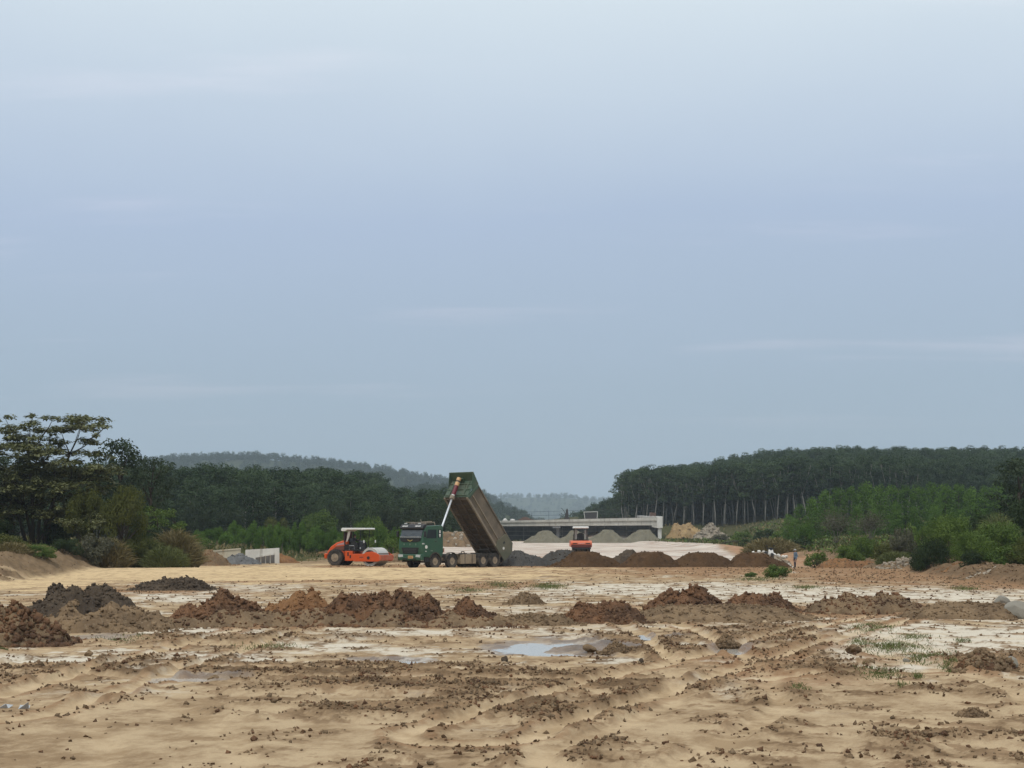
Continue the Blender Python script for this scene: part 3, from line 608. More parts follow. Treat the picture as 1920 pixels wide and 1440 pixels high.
stone('squarish brown clod below the grass patch', 1630, 1247, 20, 15, MS['mid'], 9, cat='clod', name='clod')
heap('clod_clump', 'clump of brown clods alone in the right foreground', 'clods', 1792, 1852, 1322, 1346, MS['mid'], lump=.035, freq=14, clods=70, csize=(.02, .09), seed=70, n=(44, 30))
stone('small dark pointed clod on bare ground below the puddle', 1203, 1246, 10, 10, MS['dark'], 13, cat='clod', name='clod')
stone('dark upright clod on the churned ridge left of the puddle', 946, 1243, 14, 14, MS['dark'], 14, cat='clod', name='clod')
stone('brown clod with pale side in the small left puddle', 398, 1275, 24, 11, MS['mid'], 15, cat='clod', name='clod')
stone('tan round clod on the track at far left', 165, 1232, 14, 10, MS['mid'], 16, cat='clod', name='clod')
stone('grey broken stone on the pale ground at right', 1700, 1241, 12, 8, stone_m, 18, cat='stone', name='stone')
stone('pale flat stone standing in the main puddle', 1106, 1226, 24, 14, MS['mid'], 19, cat='stone', name='stone')

# bent scraps of sheet metal at the left edge
zincm = plain('dull_zinc', (0.40, 0.41, 0.41), 0.5, 0.5)
def scrap(label, px, py, w, h, tip, seed):
    d = F * CH / (py - YH); s = d / F; m = MB()
    a = [(-w / 2 * s, 0), (w / 2 * s, 0), (w * tip * s, h * s)]
    m.prism(a, -0.004, 0.004); m.add([(-w / 2 * s, 0, 0), (w / 2 * s, 0, 0), (w * .6 * s, .12, .01), (-w * .3 * s, .14, .012), (-w / 2 * s, 0, -.006), (w / 2 * s, 0, -.006), (w * .6 * s, .12, .004), (-w * .3 * s, .14, .006)], [(0, 1, 2, 3), (7, 6, 5, 4), (0, 4, 5, 1), (1, 5, 6, 2), (2, 6, 7, 3), (3, 7, 4, 0)])
    p = at(px, py, d)
    tag(m.build('metal_scrap', zincm, loc=(p.x, d, sz(p.x, d) - 0.004), rot=(0.35, 0, 0.3 * seed)), label, 'scrap metal')
scrap('bent grey sheet-metal scrap with upright point at lower left', 44, 1329, 20, 15, .45, 1)
scrap('curled grey metal scrap at the extreme lower left edge', 6, 1328, 22, 10, .4, -1)

# ------------------------------------------------------------------ plants
def leaves(name, Pt, Nm, size, tint, g, asp=0.55):
    n = len(Pt)
    Nm = Nm / (np.linalg.norm(Nm, axis=1)[:, None] + 1e-9)
    r = g.normal(size=(n, 3)); t = np.cross(Nm, r); t /= np.linalg.norm(t, axis=1)[:, None] + 1e-9; b = np.cross(Nm, t)
    s = (size if hasattr(size, '__len__') else np.full(n, size)) * (0.65 + 0.7 * g.random(n)); L = (t * s[:, None] * 0.5); Wd = b * (s * asp * 0.5)[:, None]; dr = Nm * (s * 0.12)[:, None]
    V = np.stack([Pt - L - dr, Pt + Wd, Pt + L - dr, Pt - Wd], 1).reshape(-1, 3)
    me = mesh_np(name, V, np.arange(4 * n).reshape(n, 4)); attr(me, 'tint', np.repeat(np.clip(tint, 0, 1), 4)); return me
def blades(name, Pt, Dr, length, width, tint, g):      # thin upright blades, bent once
    n = len(Pt); Dr = Dr / np.linalg.norm(Dr, axis=1)[:, None]
    side = np.cross(Dr, g.normal(size=(n, 3))); side /= np.linalg.norm(side, axis=1)[:, None]
    L = length * (0.5 + g.random(n))[:, None]; wd = side * (width * (0.6 + 0.8 * g.random(n)))[:, None] * 0.5
    mid = Pt + Dr * L * 0.55; tip = mid + (Dr * 0.6 + np.stack([Dr[:, 0] * .9, Dr[:, 1] * .9, -0.25 * np.ones(n)], -1)) * L * 0.5
    V = np.stack([Pt - wd, Pt + wd, mid + wd * .8, mid - wd * .8, tip], 1).reshape(-1, 3)
    k = (np.arange(n) * 5)[:, None]
    Fc = np.concatenate([k + np.array([[0, 1, 2]]), k + np.array([[0, 2, 3]]), k + np.array([[3, 2, 4]])])
    me = mesh_np(name, V, Fc); attr(me, 'tint', np.repeat(np.clip(tint, 0, 1), 5)); return me
def clump_pts(c, r, n, g, shell=0.6, up=0.5, under=0.6):
    d = g.normal(size=(n, 3)); d /= np.linalg.norm(d, axis=1)[:, None]
    rad = shell + (1 - shell) * g.random(n) ** 0.6
    p = d * rad[:, None]; p[:, 2] = np.where(p[:, 2] < 0, p[:, 2] * under, p[:, 2])
    return np.asarray(c) + p * np.asarray(r), d + np.array([0, 0, up]) + 0.55 * g.normal(size=(n, 3))
def crown_mesh(name, clumps, leaf, per, g, shell=0.55, up=0.6, asp=0.55, under=0.6):
    P_, N_, T_ = [], [], []
    for (c, r) in clumps:
        k = max(8, int(per * (r[0] * r[1]) ** 1.0))
        p, nn = clump_pts(c, r, k, g, shell, up, under); P_.append(p); N_.append(nn); T_.append(g.random() * 0.5 + 0.5 * g.random(k))
    P_ = np.concatenate(P_); return leaves(name, P_, np.concatenate(N_), leaf, np.concatenate(T_), g, asp)

LM = dict(
    rubber=leafmat('rubber_leaf', (0.016, 0.032, 0.016), (0.070, 0.105, 0.046), vary=1.0),
    acacia=leafmat('acacia_leaf', (0.040, 0.084, 0.014), (0.115, 0.200, 0.036), vary=.9),
    olive=leafmat('pale_olive_leaf', (0.075, 0.085, 0.030), (0.215, 0.215, 0.100), 0.5, 0.15, 0.2),
    bush=leafmat('bush_leaf', (0.045, 0.080, 0.016), (0.140, 0.200, 0.045)),
    dbush=leafmat('dark_bush_leaf', (0.018, 0.030, 0.012), (0.050, 0.075, 0.028)),
    dgreen=leafmat('dark_tree_leaf', (0.020, 0.034, 0.018), (0.060, 0.080, 0.040)),
    yolive=leafmat('yellow_olive_leaf', (0.055, 0.065, 0.015), (0.115, 0.120, 0.035)),
    dry=leafmat('dry_grass', (0.125, 0.100, 0.045), (0.25, 0.205, 0.105), 0.8, 0.15, 0.1),
    grass=leafmat('weed_grass', (0.075, 0.092, 0.030), (0.165, 0.175, 0.075), 0.7),
    verge=leafmat('verge_grass', (0.045, 0.056, 0.020), (0.105, 0.112, 0.048), 0.8),
    greyb=leafmat('grey_shrub_leaf', (0.070, 0.070, 0.045), (0.130, 0.125, 0.085), 0.7),
    far=leafmat('far_wood_leaf', (0.024, 0.042, 0.022), (0.055, 0.082, 0.038), vary=.7))
BK = dict(pale=bark('pale_bark', (0.30, 0.28, 0.24), (0.19, 0.18, 0.155)), dark=bark('dark_bark', (0.075, 0.06, 0.045), (0.045, 0.037, 0.03)), grey=bark('grey_twig', (0.20, 0.175, 0.14), (0.13, 0.11, 0.09)))

def rubber_protos():
    out_ = []
    for s in range(6):
        g = np.random.default_rng(100 + s); Ht = 14.0; fork = 5.2 + 1.8 * g.random(); lean = g.normal(size=2) * 0.45
        t = MB(); top = Vector((lean[0], lean[1], fork))
        t.tube([(0, 0, -0.4), (lean[0] * .3, lean[1] * .3, fork * .45), top], [0.16, 0.125, 0.10], 6)
        clumps = []
        for k in range(3 + s % 2):
            a = k * 2.2 + g.random() * 1.2; e = Vector((math.cos(a) * (1.0 + 0.8 * g.random()), math.sin(a) * (1.0 + 0.8 * g.random()), 11.0 + 1.5 * g.random()))
            t.tube([top - Vector((0, 0, .1)), top.lerp(e, 0.45) + Vector((g.normal() * .15, g.normal() * .15, 0)), e], [0.11, 0.075, 0.03], 5)
        for k in range(15):
            zc = 6.2 + 7.2 * (k / 14.0); rr = (0.9 + 1.9 * math.sin(math.pi * min(1, (zc - 4.8) / 9.6))) ; a = k * 2.4 + g.random()
            q = rr * (0.35 + 0.6 * g.random()); r = 1.0 + 0.55 * g.random()
            clumps.append(((lean[0] + q * math.cos(a), lean[1] + q * math.sin(a), zc), (r, r, r * (0.62 + .2 * g.random()))))
        cr_ = crown_mesh('rubber_crown', clumps, 0.42, 75, g, up=0.8)
        out_.append((t.mesh('rubber_trunk', True), cr_))
    return out_
RUB = rubber_protos()
def broad_protos():
    out_ = []
    for s in range(5):
        g = np.random.default_rng(160 + s); t = MB(); lean = g.normal(size=2) * .4
        t.tube([(0, 0, -.4), (lean[0] * .5, lean[1] * .5, 3.5), (lean[0], lean[1], 6.5)], [.2, .16, .09], 6); clumps = []
        for k in range(30):
            q_ = k / 29; zc = 2.4 + 9.2 * q_; rr = 3.3 * math.sin(math.pi * (.22 + .68 * q_)) ** .75; a = k * 2.4 + g.random(); q = rr * (.3 + .6 * g.random()); r = 1.15 + .7 * g.random()
            clumps.append(((lean[0] + q * math.cos(a), lean[1] + q * math.sin(a), zc), (r, r, r * .62)))
            if k % 4 == 0: t.tube([(lean[0] * .6, lean[1] * .6, max(2.0, zc - 2.2)), (lean[0] + q * .8 * math.cos(a), lean[1] + q * .8 * math.sin(a), zc)], [.07, .025], 4)
        out_.append((t.mesh('broadleaf_trunk', True), crown_mesh('broadleaf_crown', clumps, .46, 42, g, up=.9)))
    return out_
BROAD = broad_protos()
def tree(name, trunk, crown, tm, cm, loc, rz, sc, label, cat, group=None, sz_=None):
    r = empty(name, loc, rz); r.scale = (sc, sc, sz_ or sc)
    if trunk: obj('trunk', trunk, tm, r)
    obj('crown', crown, cm, r); tag(r, label, cat, group); return r
def ordw(n):
    w_ = ['first', 'second', 'third', 'fourth', 'fifth', 'sixth', 'seventh', 'eighth', 'ninth', 'tenth', 'eleventh', 'twelfth', 'thirteenth', 'fourteenth', 'fifteenth', 'sixteenth', 'seventeenth', 'eighteenth', 'nineteenth', 'twentieth']
    if n <= 20: return w_[n - 1]
    return {2: 'twenty', 3: 'thirty', 4: 'forty'}[n // 10] + ('-' + w_[n % 10 - 1] if n % 10 else 'th')
g = np.random.default_rng(5)
def plant_rubber(x, y, label, group, s, broad=False):
    tr, cr_ = (BROAD if broad else RUB)[g.integers(0, 5)]
    tree('forest_tree' if broad else 'rubber_tree', tr, cr_, BK['pale'], LM['rubber'], (x, y, gz(x, y)), g.random() * 6.3, s * (0.88 + 0.24 * g.random()), label, 'tree', group)
# right-hand plantation: the front rows tree by tree
for r_ in range(4):
    for x in np.arange(31.0 + r_ * 0.6, 104, 2.6 + 0.0 * r_):
        y = 425 - (x - 28) * 0.42 + r_ * 5.0
        if r_ == 3 and x > 75: continue
        nth = int(round((x - 31.0 - r_ * .6) / 2.6)) + 1
        lb = 'slender pale-trunked rubber tree, ' + ordw(nth) + ' from the bridge in the plantation front row' if r_ == 0 else 'rubber tree standing behind the front row of the right-hand plantation'
        plant_rubber(x + g.normal() * .35, y + g.normal() * .5, lb, 'rubber trees of the right-hand plantation, ' + ('front row' if r_ == 0 else 'rows behind'), 1.06)
# left-hand wood: front rows tree by tree
for r_ in range(3):
    for x in np.arange(-82 - r_, -10.5, 4.6):
        y = 258 + r_ * 6.5 + 3 * math.sin(x * .3)
        lb = 'dark tree, ' + ordw(int(round((x + 82) / 4.6)) + 1) + ' from left along the front edge of the left-hand wood' if r_ == 0 else 'dark tree just inside the wood behind the left roller'
        plant_rubber(x + g.normal() * .9, y + g.normal() * 1.2, lb, 'trees of the left-hand wood, ' + ('front row' if r_ == 0 else 'rows behind'), 0.68 + 0.24 * g.random() - .10 * sstep(-40, -14, x), True)

# deeper wood: one mass of canopy each, instanced on points
pc = bpy.data.collections.new('wood_prototypes')
for k, (tr, cr_) in enumerate(RUB[:4]):
    o = bpy.data.objects.new('wood_tree', cr_); pc.objects.link(o)
def far_protos(collname, n, conifer):
    c = bpy.data.collections.new(collname)
    for s in range(n):
        g2 = np.random.default_rng(300 + s); cl = []
        for k in range(9):
            zc = 3 + 5.2 * k / 8; a = k * 2.4; q = (1.4 if conifer and s == 0 else 2.8) * (1 - 0.5 * k / 8) * (.5 + .5 * g2.random()); r = 2.3 * (1 - 0.35 * k / 8)
            cl.append(((q * math.cos(a), q * math.sin(a), zc), (r, r, r * .8)))
        me = crown_mesh('far_tree', cl, 1.0, 7, g2, up=.8); me.materials.append(LM['far']); c.objects.link(bpy.data.objects.new('far_tree', me))
    return c
bc = bpy.data.collections.new('broad_wood_prototypes')
for tr, cr_ in BROAD:
    if not cr_.materials: cr_.materials.append(LM['rubber'])
    bc.objects.link(bpy.data.objects.new('wood_tree', cr_))
farc = far_protos('far_wood_prototypes', 4, True)
def wood(name, label, P3, rz, sc, coll):
    me = bpy.data.meshes.new(name); me.vertices.add(len(P3)); me.vertices.foreach_set('co', np.ascontiguousarray(P3, np.float32).ravel())
    attr(me, 'turn', rz); attr(me, 'size', sc); me.update()
    o = obj(name, me); tag(o, label, 'wood', kind='stuff')
    ng = bpy.data.node_groups.new(name, 'GeometryNodeTree')
    ng.interface.new_socket('Geometry', in_out='INPUT', socket_type='NodeSocketGeometry'); ng.interface.new_socket('Geometry', in_out='OUTPUT', socket_type='NodeSocketGeometry')
    gi = ng.nodes.new('NodeGroupInput'); go = ng.nodes.new('NodeGroupOutput'); ip = ng.nodes.new('GeometryNodeInstanceOnPoints'); ci = ng.nodes.new('GeometryNodeCollectionInfo')
    ci.inputs['Collection'].default_value = coll; ci.inputs['Separate Children'].default_value = True; ci.inputs['Reset Children'].default_value = True
    a1 = ng.nodes.new('GeometryNodeInputNamedAttribute'); a1.data_type = 'FLOAT'; a1.inputs['Name'].default_value = 'turn'
    a2 = ng.nodes.new('GeometryNodeInputNamedAttribute'); a2.data_type = 'FLOAT'; a2.inputs['Name'].default_value = 'size'
    cx = ng.nodes.new('ShaderNodeCombineXYZ'); ng.links.new(a1.outputs[0], cx.inputs[2])
    ng.links.new(gi.outputs[0], ip.inputs['Points']); ng.links.new(ci.outputs[0], ip.inputs['Instance']); ip.inputs['Pick Instance'].default_value = True
    ng.links.new(cx.outputs[0], ip.inputs['Rotation']); ng.links.new(a2.outputs[0], ip.inputs['Scale']); ng.links.new(ip.outputs[0], go.inputs[0])
    md = o.modifiers.new('canopy', 'NODES'); md.node_group = ng
    return o
for cr_ in (c for _, c in RUB):
    if not cr_.materials: cr_.materials.append(LM['rubber'])
def jitter_grid(x0, x1, y0, y1, st, g):
    X_, Y_ = np.meshgrid(np.arange(x0, x1, st), np.arange(y0, y1, st)); X_ = X_.ravel() + g.normal(size=X_.size) * st * .22; Y_ = Y_.ravel() + g.normal(size=Y_.size) * st * .22; return X_, Y_
X_, Y_ = jitter_grid(20, 330, 380, 690, 4.4, g); k = (Y_ > 425 - (X_ - 28) * 0.42 + 19) & (X_ > 31 + 0.085 * (Y_ - 425)) & (X_ < 0.37 * Y_)
X_, Y_ = X_[k], Y_[k]
UX, UY = X_, Y_
wood('right_plantation', 'dense dark green rubber plantation rising to the right behind its front rows', np.stack([X_, Y_, base(X_, Y_)], -1), g.random(len(X_)) * 6.28, 0.80 + .42 * g.random(len(X_)) ** 1.6, pc)
X_, Y_ = jitter_grid(-150, -9, 276, 480, 4.6, g); k = (X_ > -0.36 * Y_) & (X_ < -10 - 0.02 * (Y_ - 276) + 5 * pn(Y_ / 20, Y_ * 0, 3))
X_, Y_ = X_[k], Y_[k]
wood('left_wood', 'dense dark green wood behind the roller and the truck cab', np.stack([X_, Y_, base(X_, Y_)], -1), g.random(len(X_)) * 6.28, (0.70 + .42 * g.random(len(X_)) ** 2.5) * (1 - .2 * sstep(-45, -14, X_)), bc)

kk = (UY < 425 - (UX - 28) * 0.42 + 60) & (UY > 425 - (UX - 28) * 0.42 + 30) | (g.random(len(UX)) < .1)
wood('understorey', 'dark undergrowth deep between the rubber trunks at right', np.stack([UX[kk], UY[kk], base(UX[kk], UY[kk]) - 4.2], -1), g.random(kk.sum()) * 6.28, .8 + .2 * g.random(kk.sum()), pc)
kk = (Y_ < 320)
wood('understorey', 'dark undergrowth inside the left-hand wood', np.stack([X_[kk], Y_[kk] - 6 * g.random(kk.sum()), base(X_[kk], Y_[kk]) - 3.6], -1), g.random(kk.sum()) * 6.28, .62 + .2 * g.random(kk.sum()), pc)

for i, (px, yt, d) in enumerate(((1092, 958, 520), (1096, 966, 470), (1104, 950, 510), (1110, 958, 480), (1116, 945, 520), (1125, 955, 478), (1127, 940, 500), (1132, 962, 462), (1138, 938, 510), (1142, 950, 472), (1149, 934, 490), (1150, 962, 458), (1156, 945, 468), (1158, 925, 480), (1168, 950, 460))):
    x = (px - CX) / F * d; z0 = gz(x, d); hh = (CH - (yt - YH) / F * d - z0) / 12.2
    tree('forest_tree', BROAD[i % 5][0], BROAD[i % 5][1], BK['pale'], LM['rubber'], (x, d, z0), i * 1.9, max(.3, hh), 'rounded green tree, ' + ordw(i + 1) + ' from left in the low wood just left of the rubber plantation', 'tree', 'trees at left end of the right-hand plantation')

# ------------------------------------------------------------------ distant hills
hillm = soil('wooded_hill_ground', (0.045, 0.060, 0.030), (0.06, 0.07, 0.04), (0.09, 0.085, 0.05), 0.01)
def hill(label, prof, d, depth, step, tree_h, sc, seed):
    g = np.random.default_rng(seed)
    pxs = np.array([p[0] for p in prof], float); pys = np.array([p[1] for p in prof], float)
    x = (np.linspace(pxs[0], pxs[-1], 90) - CX) / F * d
    zr = CH - (np.interp(np.linspace(pxs[0], pxs[-1], 90), pxs, pys) - YH) / F * d - tree_h * 0.85
    v = np.linspace(-1.6, 1.4, 50)
    ends = sstep(0, 0.06, np.linspace(0, 1, 90)) * sstep(0, 0.06, 1 - np.linspace(0, 1, 90))
    def hz(xx, vv):
        top = np.interp(xx, x, zr)
        y = d + vv * depth
        b0 = base(xx, y) - 6
        nz = 0.22 * fbm(xx / depth * 2.4 + seed, vv * 1.6, 4, seed) * np.clip(np.abs(vv) * 2, 0, 1)
        return b0 + (np.maximum(top, b0) - b0) * np.exp(-vv * vv * 1.6) * (1 + nz), y
    A, B = np.meshgrid(x, v); Zh, Yh = hz(A, B)
    ii = np.arange(A.size).reshape(A.shape); Fc = np.stack([ii[:-1, :-1], ii[:-1, 1:], ii[1:, 1:], ii[1:, :-1]], -1).reshape(-1, 4)
    tag(obj('hill', mesh_np('hill', np.stack([A, Yh, Zh], -1).reshape(-1, 3), Fc, True), hillm), label, 'hill', kind='structure')
    n = int((x[-1] - x[0]) * depth * 1.9 / step ** 2)
    xx = x[0] + (x[-1] - x[0]) * g.random(n); vv = -1.45 + 1.9 * g.random(n); zz, yy = hz(xx, vv)
    wood('hill_wood', 'hazy trees covering ' + label, np.stack([xx, yy, zz - 1.0], -1), g.random(n) * 6.28, sc * (0.6 + 0.6 * g.random(n) ** 1.5), farc)
hill('the long blue-green wooded hill at left', [(150, 872), (270, 858), (330, 852), (430, 848), (490, 847), (560, 853), (620, 862), (700, 870), (760, 878), (820, 890), (880, 905), (930, 932), (975, 956), (1010, 985)], 2300, 250, 9.0, 13, 1.35, 1)
hill('the lower spur descending behind the raised truck bed', [(780, 900), (850, 905), (900, 922), (940, 940), (990, 957), (1004, 985)], 1250, 125, 6.5, 11, 1.0, 2)
hill('the pale farthest ridge in the gap of the valley', [(860, 940), (930, 926), (1000, 924), (1060, 925), (1090, 928), (1140, 932), (1200, 934), (1300, 940)], 5200, 500, 24, 18, 1.9, 3)
hill('the middle spur left of the rubber plantation', [(1062, 990), (1080, 966), (1100, 948), (1125, 938), (1150, 931), (1200, 926), (1260, 922)], 850, 90, 5.5, 10, .95, 4)
#PART3
# ------------------------------------------------------------------ nearer trees and shrubs
def shrub_proto(seed, leaf, per, up=.5, ncl=26, asp=.5, under=.7, tall=1.0):
    g = np.random.default_rng(seed); cl = []
    for k in range(ncl):
        a = k * 2.4 + g.random(); t = (k + .5) / ncl; zc = 0.12 + 0.72 * g.random() ** .8; q = math.sqrt(max(0.03, 1 - (zc / 1.0) ** 2)) * (0.25 + 0.62 * g.random() ** .6); r = 0.20 + 0.15 * g.random()
        cl.append(((q * math.cos(a), q * math.sin(a), zc), (r, r, r * .8 * tall)))
    cm = crown_mesh('shrub_crown', cl, leaf, per, g, .5, up, asp, under)
    m = MB()
    for k in range(7):
        c = cl[(k * 3) % ncl][0]; m.tube([(0.05 * g.normal(), 0.05 * g.normal(), -0.08), (c[0] * .4, c[1] * .4, c[2] * .45), (c[0] * .9, c[1] * .9, c[2])], [0.035, 0.022, 0.008], 5)
    return m.mesh('shrub_stems', True), cm
def tall_proto(seed):
    g = np.random.default_rng(seed); cl = []; m = MB(); m.tube([(0, 0, -.1), (.03, .02, .8), (0, .03, 1.6)], [.075, .055, .03], 7)
    for k in range(44):
        t = k / 43; zc = .55 + 1.75 * t; rr = .92 * math.sin(math.pi * (.18 + .70 * t)) ** .8; a = k * 2.4 + g.random(); q = rr * (.25 + .7 * g.random()); r = .17 + .13 * g.random()
        cl.append(((q * math.cos(a), q * math.sin(a), zc), (r, r, r * .65)))
        if k % 3 == 0: m.tube([(.02, .02, max(.3, zc - .6)), (q * .5 * math.cos(a), q * .5 * math.sin(a), zc - .2), (q * .9 * math.cos(a), q * .9 * math.sin(a), zc)], [.03, .02, .008], 4)
    return m.mesh('tree_trunk', True), crown_mesh('tree_crown', cl, .085, 1500, g, .45, .9, .5, .7)
TALL = [tall_proto(540 + k) for k in range(4)]
def bigtree(label, x0, x1, ytop, d, k, cm, rz=0.0, ybase=None):
    W = (x1 - x0) / F * d / 2 * .95; x = ((x0 + x1) / 2 - CX) / F * d; z0 = gz(x, d); Hh = CH - (ytop - YH) / F * d - z0
    r = empty('broadleaf_tree', (x, d, z0), rz); r.scale = (W, W, Hh / 2.42)
    obj('trunk', TALL[k][0], BK['dark'], r); obj('crown', TALL[k][1], LM[cm], r); tag(r, label, 'tree'); return r
SHR = [shrub_proto(500 + k, 0.085, 2300) for k in range(3)]
SHF = [shrub_proto(520 + k, 0.055, 4200, ncl=34) for k in range(2)]
SHB = [shrub_proto(510 + k, 0.12, 900, ncl=20) for k in range(3)]
def shrub(name, label, x0, x1, ytop, d, proto, cm, tm='dark', cat='shrub', group=None, ybase=None, deep=1.0, rz=None, trunkname='stems'):
    W = (x1 - x0) / F * d / 2 * 0.93; x = ((x0 + x1) / 2 - CX) / F * d
    z0 = gz(x, d) if ybase is None else CH - (ybase - YH) / F * d
    Hh = CH - (ytop - YH) / F * d - z0
    r = empty(name, (x, d, z0 - 0.05), (x * 7.3 + d) % 6.28 if rz is None else rz); r.scale = (W, W * deep, Hh / 1.05)
    obj(trunkname, proto[0], BK[tm], r); obj('foliage', proto[1], LM[cm], r); tag(r, label, cat, group); return r
def acacia_proto(seed):
    g = np.random.default_rng(seed); m = MB(); m.tube([(0, 0, -.3), (0.1, 0, 3.5), (0.05, .1, 7.0)], [.10, .07, .03], 6); cl = []
    for k in range(26):
        t = k / 25; zc = 1.1 + 7.0 * t; rr = 1.75 * math.sin(math.pi * (0.20 + 0.74 * t)) ** .7; a = k * 2.4 + g.random(); q = rr * (.35 + .6 * g.random()); r = (.80 + .45 * g.random()) * (1.1 - .4 * t)
        cl.append(((q * math.cos(a), q * math.sin(a), zc), (r, r, r * 1.05)))
        if k % 3 == 0: m.tube([(0.05, 0, zc - .7), (q * .8 * math.cos(a), q * .8 * math.sin(a), zc)], [.04, .015], 4)
    return m.mesh('acacia_trunk', True), crown_mesh('acacia_crown', cl, .30, 150, g, .5, .7, .45)
ACA = [acacia_proto(600 + k) for k in range(4)]
g = np.random.default_rng(12)
AG = 'bright green young acacias at right'
acl = [(1478, 232, 962), (1500, 236, 940), (1522, 240, 925), (1548, 236, 918), (1572, 238, 912), (1596, 236, 908), (1622, 240, 906), (1648, 236, 909), (1672, 240, 904), (1698, 238, 907), (1722, 236, 905), (1748, 240, 903), (1772, 236, 906), (1796, 240, 904), (1820, 236, 908), (1846, 240, 906), (1872, 240, 905), (1900, 236, 908),
       (1490, 222, 968), (1530, 222, 950), (1565, 224, 948), (1605, 222, 942), (1640, 224, 948), (1680, 222, 940), (1715, 224, 948), (1755, 222, 945), (1800, 222, 950), (1840, 222, 950)]
for k, (px, d, yt) in enumerate(acl):
    x = (px - CX) / F * d; z0 = gz(x, d); Hh = CH - (yt + g.normal() * 3 - YH) / F * d - z0; tr, cr_ = ACA[k % 4]
    lb = 'tall bright green acacia, ' + ordw(k + 1) + ' from left in the back row of the grove' if k < 18 else 'lower bright green acacia, ' + ordw(k - 17) + ' from left in the front row of the grove'
    if k == 0: lb = 'leftmost bright green acacia of the right-hand grove, lowest of its row'
    tree('acacia_tree', tr, cr_, BK['dark'], LM['acacia'], (x, d, z0 - .4), g.random() * 6.3, (Hh + .4) / 8.9, lb, 'tree', AG)
shrub('acacia_bush', 'small round bright green bush at left foot of the acacia grove', 1492, 1532, 978, 190, SHR[0], 'acacia', 'grey', ybase=1022)
shrub('acacia_bush', 'round bright green bush standing before the grey airy shrub', 1588, 1648, 1000, 138, SHR[1], 'bush', 'grey', ybase=1060)
BG_ = 'low bright green bushes behind the culvert'
k = 0
for px in range(372, 760, 17):
    d = 196 + 9 * math.sin(px * .13); yt = 990 + 7 * math.sin(px * .21) - (8 if 430 < px < 560 else 0)
    shrub('acacia_bush', 'low bright green bush, ' + ordw(k + 1) + ' from left in the row behind the culvert', px - 17, px + 19, yt, d, SHR[k % 3], 'acacia', 'grey', group=BG_, rz=k * 1.3); k += 1
for px, d, yt in ((350, 180, 1002), (385, 172, 1008), (640, 178, 1004), (690, 172, 1003), (735, 168, 1006), (770, 176, 1000)):
    shrub('weed_bush', 'low dull green weed bush, ' + ordw(k - 22) + ' from left before the bright bush row', px - 24, px + 24, yt, d, SHB[k % 3], 'bush', 'grey', group='weed bushes before the bright bush row', rz=k * 1.7); k += 1
shrub('broadleaf_tree', 'pale green rounded small tree before the left wood', 488, 548, 968, 225, SHR[2], 'yolive', 'grey', cat='tree', ybase=1012)
shrub('broadleaf_tree', 'darker small tree right of the pale rounded one before the wood', 560, 640, 955, 235, SHR[0], 'bush', 'grey', cat='tree', ybase=1012)
shrub('broadleaf_tree', 'bushy green tree rising behind the canopy of the left roller', 655, 735, 968, 190, SHR[1], 'bush', 'grey', cat='tree', ybase=1030)
for i, (a, b, t, lb) in enumerate(((330, 400, 935, 'left of the bare pale trunks'), (400, 470, 950, 'under the first crowns, left of the pale trunks'), (700, 770, 945, 'behind the roller canopy at the wood edge'), (770, 850, 940, 'behind the truck cab at the wood edge'), (600, 670, 940, 'in the middle of the wood edge'))):
    shrub('understorey_tree', 'dark low tree ' + lb, a, b, t, 246, SHR[i % 3], 'dgreen', 'dark', cat='tree', ybase=1008)

# the spreading tree with tiered leaves, left edge
def layered_tree(name, label, px, d, ybase, tiers, leaf, cm, seed, stems, dens=150, thick=.26):
    g = np.random.default_rng(seed); x = (px - CX) / F * d; z0 = gz(x, d)
    r = empty(name, (x, d, z0)); m = MB(); P_, N_, T_ = [], [], []
    hub = [Vector((sx, sy, sh)) for sx, sy, sh in stems]
    for h_ in hub: m.tube([(h_.x * .25, h_.y * .25, -.2), (h_.x * .5 + g.normal() * .1, h_.y * .5, h_.z * .5), h_], [.15, .12, .085], 7)
    nodes = list(hub)
    for (tx, ty, w_) in sorted(tiers, key=lambda t: -t[1]):                              # photo position of each tier of leaves
        p = at(tx, ty, d); wr = w_ / F * d / 2 * 1.5; c = Vector((p.x - x, g.normal() * 1.7 if w_ < 60 else 0, p.z - z0))
        h_ = min(nodes, key=lambda q: (q - c).length + (4.0 if q.z > c.z - .15 else 0) + (1.5 if q not in hub else 0))
        md_ = h_.lerp(c, .55) + Vector((g.normal() * .1, g.normal() * .1, -.08 * (c - h_).length))
        m.tube([h_, md_, c], [.055, .036, .014], 5); nodes.append(md_); nodes.append(c)
        for j in range(max(3, int(wr * 3.5))):
            cc = np.array(c) + np.array([g.normal() * wr * .5, g.normal() * wr * .5, g.normal() * .10]); rr = wr * (.35 + .3 * g.random())
            p_, n_ = clump_pts(cc, (rr, rr, thick), int(dens * rr * rr) + 10, g, .1, 2.2, .8)
            drop = ((p_[:, 0] - cc[0]) ** 2 + (p_[:, 1] - cc[1]) ** 2) / (rr * rr + .01) * .16; p_[:, 2] -= drop
            P_.append(p_); N_.append(n_); T_.append(.55 * g.random() + .45 * g.random(len(p_)))
    obj('trunk', m.mesh('trunk', True), BK['dark'], r)
    obj('crown', leaves('crown', np.concatenate(P_), np.concatenate(N_), leaf, np.concatenate(T_), g, .5), LM[cm], r)
    tag(r, label, 'tree'); return r
g = np.random.default_rng(21)
tiers = [(15, 783, 30), (45, 790, 36), (72, 781, 20), (60, 800, 44), (20, 806, 50), (85, 806, 46), (115, 789, 44), (145, 786, 50), (175, 788, 46), (198, 796, 30), (150, 800, 70), (110, 803, 40), (165, 812, 18), (40, 818, 60), (-30, 800, 60), (-40, 830, 70), (90, 822, 44)]
